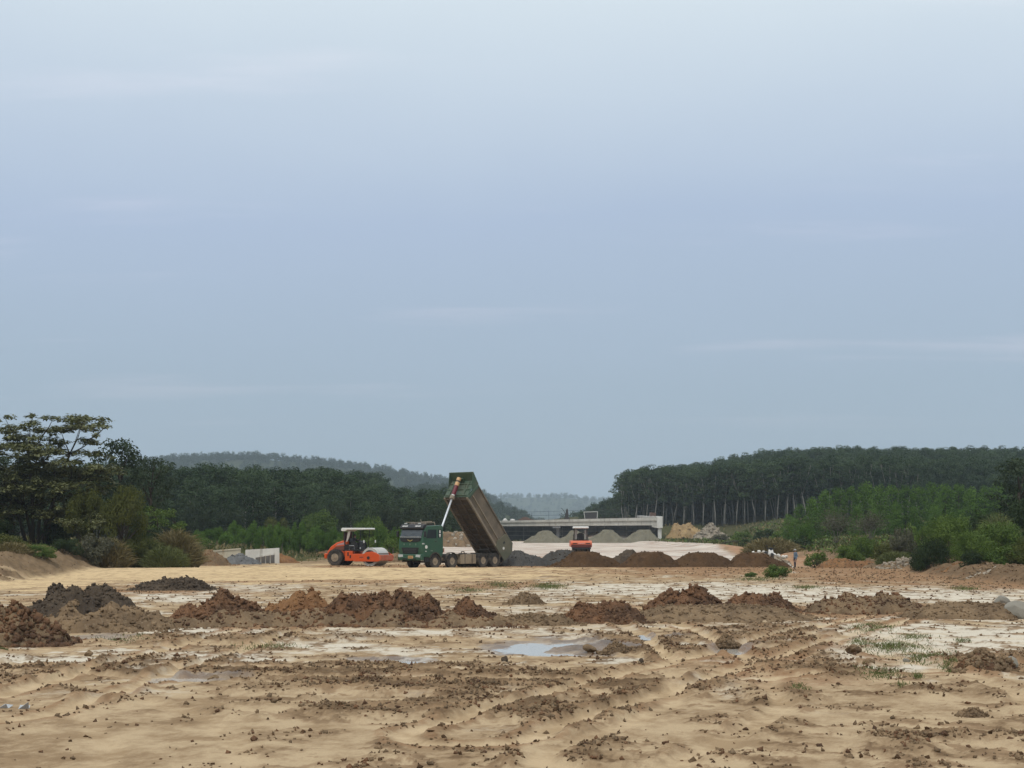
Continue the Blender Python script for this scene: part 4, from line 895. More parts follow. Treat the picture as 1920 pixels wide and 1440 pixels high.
for k in range(210):
    yy = 826 + 150 * g.random() ** .9; xm = 205 - 45 * abs((yy - 885) / 70) ** 1.6
    tiers.append((-70 + (xm + 70) * g.random(), yy, 22 + 26 * g.random()))
layered_tree('spreading_tree', 'tall spreading tree with flat tiers of pale olive leaves at left edge', 66, 118, 1016, tiers, .30, 'olive', 31, [(-.8, 0, 3.2), (.5, .4, 4.6), (1.6, -.3, 4.0), (-2.4, .5, 4.4), (2.6, .2, 7.2), (-.6, .3, 7.4)], dens=95)
layered_tree('spreading_tree', 'small tree with pale leaf tiers below the round olive bush', 178, 115, 1012, [(150, 975, 34), (175, 968, 44), (205, 978, 40), (190, 988, 44), (160, 990, 36), (215, 990, 26), (140, 985, 30)], .24, 'olive', 32, [(.1, 0, .9)], dens=150)
layered_tree('spreading_tree', 'small dark tiered tree right of the round olive bush', 300, 128, 1010, [(275, 962, 34), (300, 955, 40), (325, 965, 38), (290, 975, 44), (330, 982, 40), (345, 990, 26), (310, 990, 40)], .24, 'bush', 33, [(.1, 0, 1.2)], dens=150)
bigtree('tall dark ragged tree right behind the spreading tree', 150, 300, 820, 142, 0, 'dgreen')
bigtree('dark ragged tree, lower one right of the spreading tree', 222, 342, 853, 148, 1, 'dgreen')
bigtree('dark tree hidden behind the spreading tree at left edge', -70, 110, 850, 146, 2, 'dgreen')
bigtree('dark tree between the spreading tree and the ragged trees', 80, 215, 872, 136, 3, 'dbush', 2.2)
shrub('olive_bush', 'large round yellow-olive bush right of the spreading tree', 182, 284, 900, 113, SHF[0], 'yolive', 'dark', ybase=1018)
shrub('olive_bush', 'yellow-olive bush half hidden left of the large round one', 118, 208, 912, 115, SHF[1], 'yolive', 'dark', ybase=1016)
for i, (a, b, t, d, m_, lb) in enumerate(((-40, 60, 1000, 104, 'yolive', 'low yellowish bush on the bank at left edge'), (30, 112, 1018, 102, 'bush', 'low green bush on the bank crest at left'), (85, 160, 1006, 108, 'dbush', 'dark green bush on the bank below the spreading tree'), (130, 230, 1000, 110, 'greyb', 'greyish bush on the bank beneath the round olive bush'), (205, 300, 1004, 113, 'yolive', 'olive scrub on the bank right of the greyish bush'), (-60, 40, 965, 116, 'dbush', 'dark bush behind the bank at left edge'), (60, 150, 970, 119, 'dbush', 'dark bush around the stems of the spreading tree'), (215, 330, 985, 120, 'dbush', 'dark scrub behind the dry bushes on the bank'))):
    shrub('bank_bush', lb, a, b, t, d, SHF[i % 2] if i % 3 else SHR[i % 3], m_, 'dark')
def drygrass(label, x0, x1, ytop, d, mat, seed, ybase=None, n=2600, name='dry_bush', lw=(.5, .05)):
    g = np.random.default_rng(seed); W = (x1 - x0) / F * d / 2; x = ((x0 + x1) / 2 - CX) / F * d; z0 = gz(x, d) if ybase is None else CH - (ybase - YH) / F * d; Hh = CH - (ytop - YH) / F * d - z0
    a = g.random(n) * 6.28; q = np.sqrt(g.random(n)); px_, py_ = q * np.cos(a) * W, q * np.sin(a) * W * .8
    top = Hh * np.sqrt(np.clip(1 - q * q, 0, 1)); z = top * g.random(n) ** .7 * .8
    Dr = np.stack([px_ / W * .7 + g.normal(size=n) * .35, py_ / W * .7 + g.normal(size=n) * .35, np.full(n, .8)], -1)
    o = obj(name, blades(name, np.stack([px_, py_, z], -1), Dr, Hh * lw[0] * .55, np.full(n, W * lw[1] * .6), g.random(n), g), LM[mat], loc=(x, d, z0 - .05)); tag(o, label, 'dry bush'); return o
drygrass('largest tan dry bush at right end of the left bank', 285, 372, 986, 117, 'dry', 1, n=4200)
drygrass('olive-tan dry bush left of the largest dry bush', 225, 310, 1000, 114, 'grass', 2, n=3200)
drygrass('tan dry bush on the bank, in front of the large round olive bush', 160, 245, 1004, 111, 'dry', 3, n=2600)
drygrass('greenish dry bush at the foot of the largest dry bush', 270, 350, 1018, 112, 'grass', 4, n=2600)
drygrass('low tan grass clump on the bank at far left', -20, 60, 1012, 101, 'dry', 5, n=2200)
drygrass('brownish dry bush on slope left of the acacia grove', 1395, 1500, 1004, 165, 'dry', 6, n=3600)
drygrass('tall pale grass clump left of the dark rounded bush', 1645, 1712, 1030, 118, 'grass', 7, n=2600)
drygrass('reedy yellowish grass at top of the right-hand thicket', 1840, 1905, 955, 118, 'grass', 8, n=1600, ybase=1030)

# right-hand thicket
for i, (a, b, t, d, pr, m_, lb, yb) in enumerate((
        (1700, 1790, 1000, 103, SHF[0], 'dbush', 'dark rounded bush at left end of the right-hand thicket', 1083), (1722, 1840, 962, 111, SHF[1], 'bush', 'bright green mounded shrub above the dark rounded bush', None), (1770, 1880, 988, 103, SHF[0], 'bush', 'light green leafy shrub in the middle of the thicket', None),
        (1810, 1935, 975, 106, SHF[1], 'bush', 'bright green shrub at the right edge of the thicket', None), (1840, 1950, 1022, 97, SHR[0], 'bush', 'low green shrub at lower right of the thicket', None), (1795, 1850, 1030, 98, SHR[1], 'dbush', 'dark leafy shrub at the foot of the thicket', None),
        (1880, 1990, 1000, 96, SHF[0], 'yolive', 'yellowish shrub cut by the right picture edge', None), (1870, 1985, 930, 122, SHR[2], 'dbush', 'dark shrub below the tall tree at right edge', None), (1800, 1880, 955, 126, SHR[0], 'dbush', 'dark shrub behind the bright mounded shrub', None),
        (1655, 1725, 985, 134, SHB[0], 'greyb', 'greyish leafy shrub left of the thicket', None), (1690, 1760, 975, 140, SHB[1], 'bush', 'dull green shrub behind the dark rounded bush', None), (1560, 1625, 1020, 130, SHR[2], 'bush', 'low green shrub in the grass behind the standing person', None), (1500, 1560, 1032, 128, SHB[2], 'bush', 'low weedy shrub just behind the standing person', None), (1630, 1690, 1015, 128, SHR[1], 'yolive', 'low yellowish shrub beside the stony soil heap', None))):
    shrub('thicket_shrub', lb, a, b, t, d, pr, m_, 'dark', ybase=yb)
bigtree('tall dark tree at the right picture edge', 1835, 1990, 858, 130, 0, 'dgreen', 1.0)
bigtree('second dark tree behind the tall one at right edge', 1880, 2050, 875, 142, 1, 'dgreen', 2.0)
def airy(label, x0, x1, ytop, d, seed, ybase=None):
    g = np.random.default_rng(seed); x = ((x0 + x1) / 2 - CX) / F * d; z0 = gz(x, d) if ybase is None else CH - (ybase - YH) / F * d; W = (x1 - x0) / F * d / 2; Hh = CH - (ytop - YH) / F * d - z0
    r = empty('grey_shrub', (x, d, z0)); m = MB(); tips = []
    for k in range(9):
        a = g.random() * 6.28; e = Vector((math.cos(a) * W * .45 * g.random(), math.sin(a) * W * .45 * g.random(), Hh * (.35 + .25 * g.random()))); m.tube([(0, 0, -.1), e * .5, e], [.05, .035, .02], 4)
        for j in range(8):
            a = g.random() * 6.28; q = g.random() ** .5; t = Vector((math.cos(a) * W * q, math.sin(a) * W * q, Hh * (.35 + .65 * math.sqrt(max(0, 1 - q * q)) * (.5 + .5 * g.random())))); m.tube([e, e.lerp(t, .5) + Vector((0, 0, .1)), t], [.018, .013, .006], 3); tips.append(np.array(t)); tips.append(np.array(e.lerp(t, .6)))
    tips = np.array(tips); k = g.integers(0, len(tips), 1500); P_ = tips[k] + g.normal(size=(1500, 3)) * W * .14
    obj('stems', m.mesh('stems', True), BK['grey'], r); obj('foliage', leaves('foliage', P_, g.normal(size=(1500, 3)) + np.array([0, 0, 1.0]), .17, g.random(1500), g), LM['greyb'], r); tag(r, label, 'shrub')
airy('large grey-brown airy shrub before the acacia grove', 1528, 1608, 952, 178, 1)
airy('grey-brown airy shrub right of the larger one', 1595, 1668, 958, 172, 2)
airy('low grey twiggy shrub left of the dark rounded bush', 1668, 1712, 1005, 124, 3)
for i, (a, b, t, d, m_, lb) in enumerate(((1330, 1375, 1000, 300, 'greyb', 'greyish bush on the slope just right of the pale rubble'), (1365, 1420, 994, 280, 'bush', 'green bush on the slope under the plantation trunks'), (1405, 1460, 990, 260, 'dbush', 'dark bush on the slope left of the acacia grove'), (1440, 1490, 994, 235, 'bush', 'green bush at the left foot of the acacia grove'), (1380, 1430, 1008, 225, 'dbush', 'dark low bush in the middle of the grassy slope'), (1345, 1395, 1012, 240, 'greyb', 'greyish low bush above the red shoulder of the road'), (1470, 1540, 1008, 175, 'dbush', 'dark bush right of the brownish dry bush'))):
    shrub('slope_bush', lb, a, b, t, d, SHB[i % 3], m_, 'grey')
shrub('weed_clump', 'low green weedy bush in front of the standing person', 1424, 1488, 1057, 97, SHR[0], 'bush', 'grey', cat='weeds', ybase=1085)
shrub('weed_clump', 'tiny green weed left of the low weedy bush', 1392, 1424, 1071, 98, SHR[1], 'bush', 'grey', cat='weeds', ybase=1083)
shrub('weed_clump', 'grey-green weed cut by the left picture edge', -22, 20, 1208, 37, SHR[1], 'grass', 'grey', cat='weeds', ybase=1232)

# rough grass and weeds on the verges and slopes
g = np.random.default_rng(44)
n = 130000
dd = 88 * np.exp(g.random(n) * math.log(430 / 88)); xx = (g.random(n) * 2 - 1) * (dd * 0.37)
zz, mk = surface(xx, dd)
kp = (g.random(n) < mk['veg'] * 0.8 * sstep(-.35, .25, fbm(xx / 6, dd / 9, 3, 55))); xx, dd, zz = xx[kp], dd[kp], zz[kp]
gr = fbm(xx / 9, dd / 14, 3, 66) + .2 * g.normal(size=len(xx)) > (np.where(xx > 0, .12, -.05))
for sel, m_, lb in ((~gr, 'verge', 'rough green grass and weeds on the verges and slopes'), (gr, 'dry', 'tan dry grass on the verges and slopes')):
    k = sel.sum(); P_ = np.stack([xx[sel], dd[sel], zz[sel]], -1)
    tag(obj('rough_grass', blades('rough_grass', P_, np.stack([g.normal(size=k) * .35, g.normal(size=k) * .35, np.ones(k)], -1), .42 + .0008 * dd[sel][:, None], .05 + .0005 * dd[sel], g.random(k), g), LM[m_]), lb, 'grass', kind='stuff')
n = 26000; dd = 130 * np.exp(g.random(n) * math.log(400 / 130)); xx = g.random(n) * dd * .37; zz, mk = surface(xx, dd)
kp = (g.random(n) < mk['veg'] * sstep(.0, .5, fbm(xx / 7, dd / 10, 3, 155) + .15)) & (dd < 395); xx, dd, zz = xx[kp], dd[kp], zz[kp]; k = len(xx)
tag(obj('ground_cover', leaves('ground_cover', np.stack([xx, dd, zz + .5 * g.random(k) * (1 + .5 * pn(xx / 3, dd / 4))], -1), g.normal(size=(k, 3)) * .5 + np.array([0, 0, 1.]), .30 + .0012 * dd, g.random(k), g), LM['bush']), 'leafy creepers covering the slope below the plantation', 'ground cover', kind='stuff')
# small grass patches in the foreground
pt = [(1672, 1214, 62, 12, 520), (1650, 1264, 46, 9, 300), (1720, 1270, 10, 5, 60), (1742, 1236, 38, 11, 260), (1780, 1252, 16, 9, 120), (1635, 1178, 42, 9, 260), (1028, 1100, 30, 6, 420), (935, 1098, 24, 6, 220), (1420, 1087, 40, 4, 200), (1512, 1103, 24, 3, 160), (1810, 1104, 22, 4, 160), (1770, 1150, 20, 3, 60), (1612, 1205, 16, 6, 80), (500, 1215, 60, 6, 120), (240, 1202, 70, 6, 120), (1715, 1196, 30, 5, 110), (1805, 1204, 14, 4, 60), (880, 1108, 26, 5, 120), (1690, 1290, 14, 5, 40), (1500, 1290, 16, 6, 30)]
P_ = []; Ls = []
for (a, b, c, d_, k) in pt:
    k = int(k * 2.2)
    px = a + c * .55 * g.normal(size=k); py = b + d_ * .5 * g.normal(size=k); dd = F * CH / np.maximum(py - YH, 60); xx = (px - CX) / F * dd
    P_.append(np.stack([xx, dd, surface(xx, dd)[0]], -1)); Ls.append(np.full(k, .06 + .0010 * dd.mean()))
P_ = np.concatenate(P_); Ls = np.concatenate(Ls); k = len(P_)
tag(obj('grass_tufts', blades('grass_tufts', P_, np.stack([g.normal(size=k) * .5, g.normal(size=k) * .5, np.ones(k)], -1), Ls[:, None], Ls * .13, g.random(k), g), LM['grass']), 'sparse green grass tufts growing on the bare foreground', 'grass', kind='stuff')

# ------------------------------------------------------------------ the bridge under construction
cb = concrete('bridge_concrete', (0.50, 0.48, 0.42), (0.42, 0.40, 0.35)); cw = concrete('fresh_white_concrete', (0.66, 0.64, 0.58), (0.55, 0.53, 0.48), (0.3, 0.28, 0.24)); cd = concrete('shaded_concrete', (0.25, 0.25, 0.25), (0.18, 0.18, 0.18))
rust = plain('rusty_steel', (0.12, 0.07, 0.05), .8); darkst = plain('dark_steel', (0.035, 0.032, 0.03), .7); palest = plain('pale_steel', (0.5, 0.49, 0.45), .6)
BR = Vector((37.2, 380, 0)); A_ = Vector((-49.5, 68, 0)); LA = A_.length; A_.normalize(); B_ = Vector((.098, .995, 0))
bridge = empty('bridge', (BR.x, BR.y, gz(BR.x, BR.y))); zb = bridge.location.z
def hexa(s0, s1, t0, t1, zl0, zl1, zh0, zh1, m=None):
    m = m or MB(); vs = []
    for (s_, t_, z_) in ((s0, t0, zl0), (s1, t0, zl1), (s1, t1, zl1), (s0, t1, zl0), (s0, t0, zh0), (s1, t0, zh1), (s1, t1, zh1), (s0, t1, zh0)):
        p = A_ * s_ + B_ * t_; vs.append((p.x, p.y, z_ - zb))
    return m.add(vs, [(3, 2, 1, 0), (4, 5, 6, 7), (0, 1, 5, 4), (1, 2, 6, 5), (2, 3, 7, 6), (3, 0, 4, 7)])
def lt(s_): return s_ / LA
nseg = 4; L_ = LA
def zt(s_): return 6.55 - .55 * lt(s_)
def zm(s_): return 5.75 - .25 * lt(s_)
def zl(s_): return 4.60 - .05 * lt(s_)
for i in range(nseg):
    s0, s1 = 2.2 + (L_ - 2.2) * i / nseg, 2.2 + (L_ - 2.2) * (i + 1) / nseg - .06
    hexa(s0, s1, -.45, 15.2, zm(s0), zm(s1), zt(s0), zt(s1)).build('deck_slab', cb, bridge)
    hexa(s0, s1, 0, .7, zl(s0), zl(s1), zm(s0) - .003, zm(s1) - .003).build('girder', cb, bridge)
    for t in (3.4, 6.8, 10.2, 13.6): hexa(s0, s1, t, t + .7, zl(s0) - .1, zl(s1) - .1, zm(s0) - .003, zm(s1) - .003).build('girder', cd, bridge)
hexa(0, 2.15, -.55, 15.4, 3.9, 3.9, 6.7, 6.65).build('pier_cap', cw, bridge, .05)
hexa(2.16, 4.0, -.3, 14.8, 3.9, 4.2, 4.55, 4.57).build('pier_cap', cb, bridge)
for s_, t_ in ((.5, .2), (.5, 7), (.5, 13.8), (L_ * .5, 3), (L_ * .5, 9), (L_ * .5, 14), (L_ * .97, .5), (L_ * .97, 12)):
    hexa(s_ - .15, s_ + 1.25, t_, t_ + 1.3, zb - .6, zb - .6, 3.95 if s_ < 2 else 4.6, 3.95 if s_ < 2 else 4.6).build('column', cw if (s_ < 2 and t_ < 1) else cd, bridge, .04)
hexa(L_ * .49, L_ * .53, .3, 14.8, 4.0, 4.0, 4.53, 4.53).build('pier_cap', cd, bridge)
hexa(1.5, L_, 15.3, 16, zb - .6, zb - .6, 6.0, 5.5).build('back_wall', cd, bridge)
for z_ in (1.9, 3.1): hexa(3, L_ * .9, 8.2, 8.3, z_, z_, z_ + .1, z_ + .1).build('scaffold_rail', palest, bridge)
for s_ in np.arange(5, L_ * .9, 9.0): hexa(s_, s_ + .12, 8.1, 8.2, zb - .3, zb - .3, 4.4, 4.4).build('scaffold_post', palest, bridge)
rb = MB(); g = np.random.default_rng(3)
for s_ in np.arange(2.5, L_, .55):
    p = A_ * s_ + B_ * (-.3 + .2 * g.random()); z_ = zt(s_) - zb; rb.tube([(p.x, p.y, z_ - .05), (p.x + g.normal() * .08, p.y, z_ + .2 + .35 * g.random())], .025, 4)
tag(rb.build('starter_bars', rust, bridge), kind='stuff')
for s_ in (16, 24, 32, 40, 48, 56, 64):
    p = A_ * s_ + B_ * 14.6; z_ = zt(s_) - zb; MB().tube([(p.x, p.y, z_ - .05), (p.x, p.y, z_ + 3.4 - .02 * s_)], .045, 5).build('guard_post', darkst, bridge)
for h_ in (1.4, 2.5):
    p0 = A_ * 14 + B_ * 14.6; p1 = A_ * 66 + B_ * 14.6; MB().tube([(p0.x, p0.y, zt(14) - zb + h_), (p1.x, p1.y, zt(66) - zb + h_)], .035, 5).build('guard_rail', darkst, bridge)
tag(bridge, 'unfinished concrete road bridge with white end column and starter bars', 'bridge')
def ondeck(s_, t_): p = BR + A_ * s_ + B_ * t_; return Vector((p.x, p.y, zt(s_)))
def s_for(px, t_=3.0):                                   # which point of the deck lies on that column of the photo
    return min(np.arange(0, L_, .1), key=lambda s_: abs(CX + F * (BR + A_ * s_ + B_ * t_).x / (BR + A_ * s_ + B_ * t_).y - px))
p = ondeck(s_for(1063), 3); k = MB(); k.prism([(-.55, 0), (.55, 0), (.28, 2.7), (-.22, 2.7)], -.3, .3); k.box((0, 0, .25), (1.5, 1.0, .5)); k.tube([(.1, 0, 2.6), (.05, 0, 2.95)], .12, 6)
tag(k.build('steel_tower', darkst, loc=p, bevel=.03), 'dark tapering steel tower standing on the bridge deck', 'steel tower')
p = ondeck(s_for(1058.5), 4); k = MB(); k.tube([(.2, 0, 0), (.1, 0, 1.6), (-.3, 0, 2.4), (-.75, 0, 2.95), (-1.1, 0, 3.1)], [.1, .09, .08, .07, .06], 6); k.box((.2, 0, .1), (.7, .7, .2))
tag(k.build('curved_pipe', darkst, loc=p), 'thin dark curved pipe left of the steel tower on the deck', 'pipe')
p = ondeck(s_for(1107), 6); r = empty('framed_panel', p); MB().prism([(-1.55, .05), (1.45, .05), (1.6, 1.75), (-1.75, 1.75)], -.06, .06).build('panel', darkst, r)
MB().tube([(-1.6, -.1, 0), (-1.9, -.1, 1.85)], .09, 6).build('post', palest, r); MB().tube([(1.6, -.1, 0), (1.72, -.1, 1.85)], .09, 6).build('post', palest, r); MB().tube([(-1.95, -.1, 1.85), (1.8, -.1, 1.95)], .09, 6).build('top_rail', palest, r); MB().box((0, .6, .1), (3.2, 1.2, .2)).build('base', darkst, r)
tag(r, 'dark formwork panel in a pale flared frame on the bridge deck', 'formwork')
p = ondeck(3.2, 1.0); r = empty('formwork_box', p); MB().prism([(-.9, 0), (.5, 0), (.5, 1.15), (-.9, 1.3)], 0, 3.2).build('box', rust, r)
MB().tube([(.4, -.05, 0.1), (.9, -.05, .1), (1.1, -.05, .35)], .05, 5).build('bracket', palest, r); tag(r, 'rust-brown formwork box on the right end of the bridge', 'formwork')
s_ = s_for(1216, 0.4); p = ondeck(s_, .5); k = MB(); rz = math.atan2(A_.y, A_.x)
for j in range(7): k.tube([(-5.2 + .3 * (j % 3), -.3 + .12 * j, .12 + .1 * (j % 2)), (4.2 - .25 * (j % 4), -.3 + .12 * j, .35 + .1 * (j % 2))], .07, 5)
k.box((0, 0, .06), (7.5, .9, .12)); k.box((2.5, 0, .3), (.3, .9, .5)); k.box((-3, 0, .2), (.3, .9, .35))
tag(k.build('pipe_bundle', palest, loc=p, rot=(0, 0, rz)), 'pale bundle of pipes lying on the right end of the deck', 'pipes')
p = ondeck(s_for(985, 5), 5); tag(MB().prism([(-2.2, 0), (2.6, 0), (1.2, .55), (.3, 1.0), (-.6, .95), (-1.3, .5)], -1, 1).build('steel_scrap', rust, loc=p, bevel=.1), 'rust-brown mound of scrap steel on the far end of the deck', 'scrap')
for i, px in enumerate((947, 961)):
    p = ondeck(s_for(px, 2), 2); k = MB(); k.lathe([(.02, 0), (.75, 0), (.7, .2), (.42, .45), (.15, .72 - .25 * i), (.02, .75 - .25 * i)], n=9, axis='z'); tag(k.build('white_sack', plain('white_sack_cloth', (.55, .53, .49), .8), loc=p), ('white' if i == 0 else 'lower white') + ' heaped sack on the deck ' + ('just right of the raised truck bed' if i == 0 else 'beside the taller sack'), 'sack')

# ------------------------------------------------------------------ concrete culvert, two headwalls
def headwall(label, x0, x1, yt0, yt1, yb, d, mat, openings, rz):
    s = d / F; r = empty('culvert_headwall', ((x0 - CX) * s, d, CH - (yb - YH) * s)); r.rotation_euler = (0, 0, rz)
    W = (x1 - x0) * s; h0, h1 = (yb - yt0) * s, (yb - yt1) * s
    if openings:
        a, b, t0, t1 = [q * W for q in openings[:2]] + [q * h1 for q in openings[2:]]
        MB().prism([(0, -.5), (a, -.5), (a, t0), (0, h0)], 0, .35).build('side_wall', mat, r, .02)
        MB().prism([(b, -.5), (W, -.5), (W, h1), (b, h1 - .02)], 0, .35).build('side_wall', mat, r, .02)
        MB().prism([(0.003, h0 - .003), (a + .002, t0), (b - .002, t1), (b - .002, h1 - .022)], 0.004, .346).build('lintel', mat, r)
        MB().prism([(a, t0 - .02), (b, t1 - .02), (b, t1 + .16), (a, t0 + .12)], -.09, .02).build('ledge', mat, r)
        MB().box(((a + b) / 2, 1.1, .3), (b - a + .4, .1, 2.4)).build('back_panel', plain('grey_board', (.20, .19, .18), .8), r)
        for k in range(3):
            xk = a + (b - a) * (.27 + .25 * k); MB().box((xk, .3, .3), (.085, .1, 1.9)).build('mullion', mat, r)
    else:
        MB().prism([(0, -.6), (W, -.6), (W, h1), (0, h0)], 0, .35).build('wall', mat, r, .02)
        MB().prism([(-.05, h0 - .12), (W + .04, h1 - .12), (W + .04, h1 + .01), (-.05, h0 + .01)], -.06, .4).build('coping', mat, r)
    tag(r, label, 'culvert'); return r
headwall('white concrete culvert headwall with four dark openings left of the roller', 460, 523, 1031, 1027.5, 1063, 134, cw, (.30, .86, .50, .66), .12)
headwall('yellowish concrete headwall left of the openings, half buried', 392, 450, 1033, 1028, 1056, 146, concrete('yellow_concrete', (.62, .55, .42), (.52, .45, .33), (.35, .22, .1)), None, .12)
#PART4
# ------------------------------------------------------------------ machine materials
tyre_m = paint('dusty_tyre', (0.024, 0.022, 0.020), (0.125, 0.10, 0.076), .38, .70, .8, .85, 3)
rim_m = paint('dusty_rim', (0.20, 0.155, 0.105), (0.38, 0.295, 0.20), .35, .65, .8, .6, 4)
green_m = paint('truck_green', (0.030, 0.088, 0.052), (0.115, 0.13, 0.085), .50, .85, .55, .38, 1.4)
gbody_m = paint('bed_green', (0.050, 0.085, 0.050), (0.125, 0.12, 0.085), .42, .75, .7, .5, 1.2)
olive_m = paint('bed_olive_dusty', (0.105, 0.108, 0.070), (0.17, 0.15, 0.105), .4, .7, .7, .7, 1.2)
bed_m = paint('bed_dusty_brown', (0.125, 0.105, 0.078), (0.215, 0.172, 0.125), .38, .68, .85, .75, 1.1)
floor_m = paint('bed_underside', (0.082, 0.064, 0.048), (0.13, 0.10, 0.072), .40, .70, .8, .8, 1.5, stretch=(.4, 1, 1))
rail_m = paint('bed_rail_dusty', (0.21, 0.175, 0.13), (0.285, 0.235, 0.17), .35, .65, .8, .75, 1.5)
black_m = plain('black_plastic', (0.014, 0.014, 0.015), .5); glass_m = plain('dark_glass', (0.030, 0.038, 0.044), .08, 0, .8); chrome = plain('bright_metal', (0.62, 0.64, 0.66), .25, .8)
frame_m = paint('dusty_frame', (0.05, 0.042, 0.035), (0.17, 0.135, 0.10), .4, .7, .8, .75, 2)
tank_m = paint('dusty_tank', (0.23, 0.175, 0.115), (0.33, 0.26, 0.175), .35, .65, .8, .7, 2)
orange_m = paint('machine_orange', (0.62, 0.085, 0.014), (0.36, 0.20, 0.11), .55, .9, .5, .4, 2.0)
red_m = plain('maroon_cylinder', (0.13, 0.012, 0.02), .4); tan_m = plain('tan_cylinder', (0.60, 0.36, 0.17), .5); white_m = plain('off_white', (0.72, 0.71, 0.66), .5); lamp_m = plain('lamp_glass', (0.5, 0.52, 0.5), .15)
drum_m = paint('dusty_drum', (0.50, 0.49, 0.45), (0.42, 0.38, 0.30), .45, .75, .6, .55, 2.5, .2); gold = plain('gold_emblem', (0.55, 0.43, 0.16), .35, .6); plate_m = plain('yellow_plate', (0.55, 0.36, 0.16), .5)
skin_m = plain('skin', (0.32, 0.19, 0.13), .6); shirt_m = plain('blue_grey_shirt', (0.12, 0.165, 0.22), .85); trous_m = plain('navy_trousers', (0.022, 0.026, 0.042), .85); cap_m = plain('grey_cap', (0.35, 0.34, 0.31), .8); dark_shirt = plain('dark_shirt', (0.03, 0.028, 0.04), .85); shoe_m = plain('dark_shoe', (0.02, 0.018, 0.017), .7)

def wheel(parent, x, y, r, wd, dual=False, out=1, rimr=.52, mat=None):
    m = MB(); h = wd / 2
    m.lathe([(r * rimr, -h * .9), (r * .80, -h), (r * .95, -h * .92), (r, -h * .6), (r * 1.0, 0), (r, h * .6), (r * .95, h * .92), (r * .80, h), (r * rimr, h * .9)], n=32, cap=False)
    for k in range(26):                                  # tread blocks
        a = 2 * math.pi * k / 26
        for sgn in (-1, 1):
            m.box((math.cos(a) * r * .995, sgn * h * .55, math.sin(a) * r * .995), (.06, h * .75, .10), Euler((0, -a, 0)).to_matrix() @ Euler((.35 * sgn, 0, 0)).to_matrix())
    w_ = m.build('wheel', mat or tyre_m, parent, loc=(x, y, r), smooth=False)
    c = MB(); depth = .22 if not dual else .8
    c.lathe([(r * rimr * 1.02, h * .88 * out), (r * rimr * .93, h * .80 * out), (r * rimr * .80, h * (.80 - depth) * out), (r * rimr * .40, h * (.80 - depth * .9) * out), (.01, h * (.80 - depth * .9) * out)], n=24)
    c.build('rim', rim_m, w_)
    hb = MB(); e = h * (.95 if not dual else .55) * out
    hb.lathe([(r * rimr * .42, h * (.70 - depth) * out), (r * rimr * .40, e * .8), (r * rimr * .30, e), (.01, e)], n=18)
    for k in range(10):
        a = 2 * math.pi * k / 10; hb.box((math.cos(a) * r * rimr * .62, h * (.84 - depth) * out, math.sin(a) * r * rimr * .62), (.035, .05, .035))
    hb.build('hub', rim_m, w_)
    return w_

# ------------------------------------------------------------------ the tipping truck  (local: +x forward, +y its left side)
HD = Vector((-.66, -.75, 0)).normalized(); TR = math.atan2(HD.y, HD.x)
tx, ty = -6.66, 115.8
truck = empty('dump_truck', (tx, ty, gz(tx, ty) + .01), TR)
tag(truck, 'green four-axle dump truck with its dusty bed raised', 'truck')
for ax in (0, -1.85):
    for s in (-1, 1): wheel(truck, ax, s * 1.08, .53, .32, False, s)
for ax in (-5.32, -6.68):
    for s in (-1, 1):
        wheel(truck, ax, s * 1.10, .53, .29, True, s); wheel(truck, ax, s * .74, .53, .29, True, s)
    MB().tube([(ax, -.7, .53), (ax, .7, .53)], .14, 10).build('axle', frame_m, truck)
for ax in (0, -1.85): MB().box((ax, 0, .48), (.18, 1.9, .14)).build('axle', frame_m, truck)
for s in (-1, 1):
    MB().box((-3.1, s * .42, .92), (8.4, .10, .28)).build('chassis_rail', frame_m, truck)
for x in (-2.8, -3.9, -4.7, -6.0, -7.2): MB().box((x, 0, .90), (.16, .74, .18)).build('cross_member', frame_m, truck)
# cab
arch = [(.62 * math.cos(a) * 1.06, .53 + .64 * math.sin(a)) for a in np.linspace(math.radians(22), math.radians(158), 9)]
prof = [(1.34, 1.02), (1.42, 1.50), (1.38, 2.05), (1.30, 2.34), (1.10, 2.98), (1.00, 3.10), (.80, 3.18), (-.70, 3.24), (-.84, 3.12), (-.86, 1.22), (-.78, .98)] + [(x, z + .02) for x, z in arch[::-1]] + [(.74, .86), (1.25, .86)]
MB().prism(prof, -1.24, 1.24).build('cab', green_m, truck, .055, seg=3)
MB().prism([(1.315, 2.37), (1.335, 2.37), (1.150, 2.96), (1.125, 2.96)], -1.10, 1.10).build('windscreen', glass_m, truck)
MB().box((1.375, 0, 2.36), (.09, 2.2, .10)).build('windscreen_trim', chrome, truck)
for y_ in (-.35, .5): MB().tube([(1.345, y_, 2.40), (1.27, y_ - .55, 2.62)], .012, 5).build('wiper', black_m, truck)
MB().prism([(.94, 3.0), (1.34, 2.96), (1.36, 3.06), (1.14, 3.28), (.90, 3.30)], -1.22, 1.22).build('sun_visor', black_m, truck, .02)
for y0 in (-.95, .40):                                     # faded lettering on the visor: pale strokes
    k = MB()
    for j in range(6): k.box((1.262, y0 + .1 * j, 3.17), (.012, .062 if j % 2 else .045, .13 if j % 3 else .10), Euler((0, -.785, 0)).to_matrix())
    k.build('visor_lettering', white_m, truck)
MB().prism([(-1.08, 2.28), (1.08, 2.28), (1.02, 2.06), (.70, 1.98), (-.70, 1.98), (-1.02, 2.06)], 1.375, 1.425, 'yz').build('upper_grille', black_m, truck, .01)
e = MB()
for s in (-1, 1): e.prism([(0, 2.07), (s * .10, 2.13), (s * .30, 2.17), (s * .26, 2.12), (s * .18, 2.09), (s * .12, 2.05), (0, 2.02)], 1.425, 1.445, 'yz')
e.build('emblem', gold, truck)
k = MB()
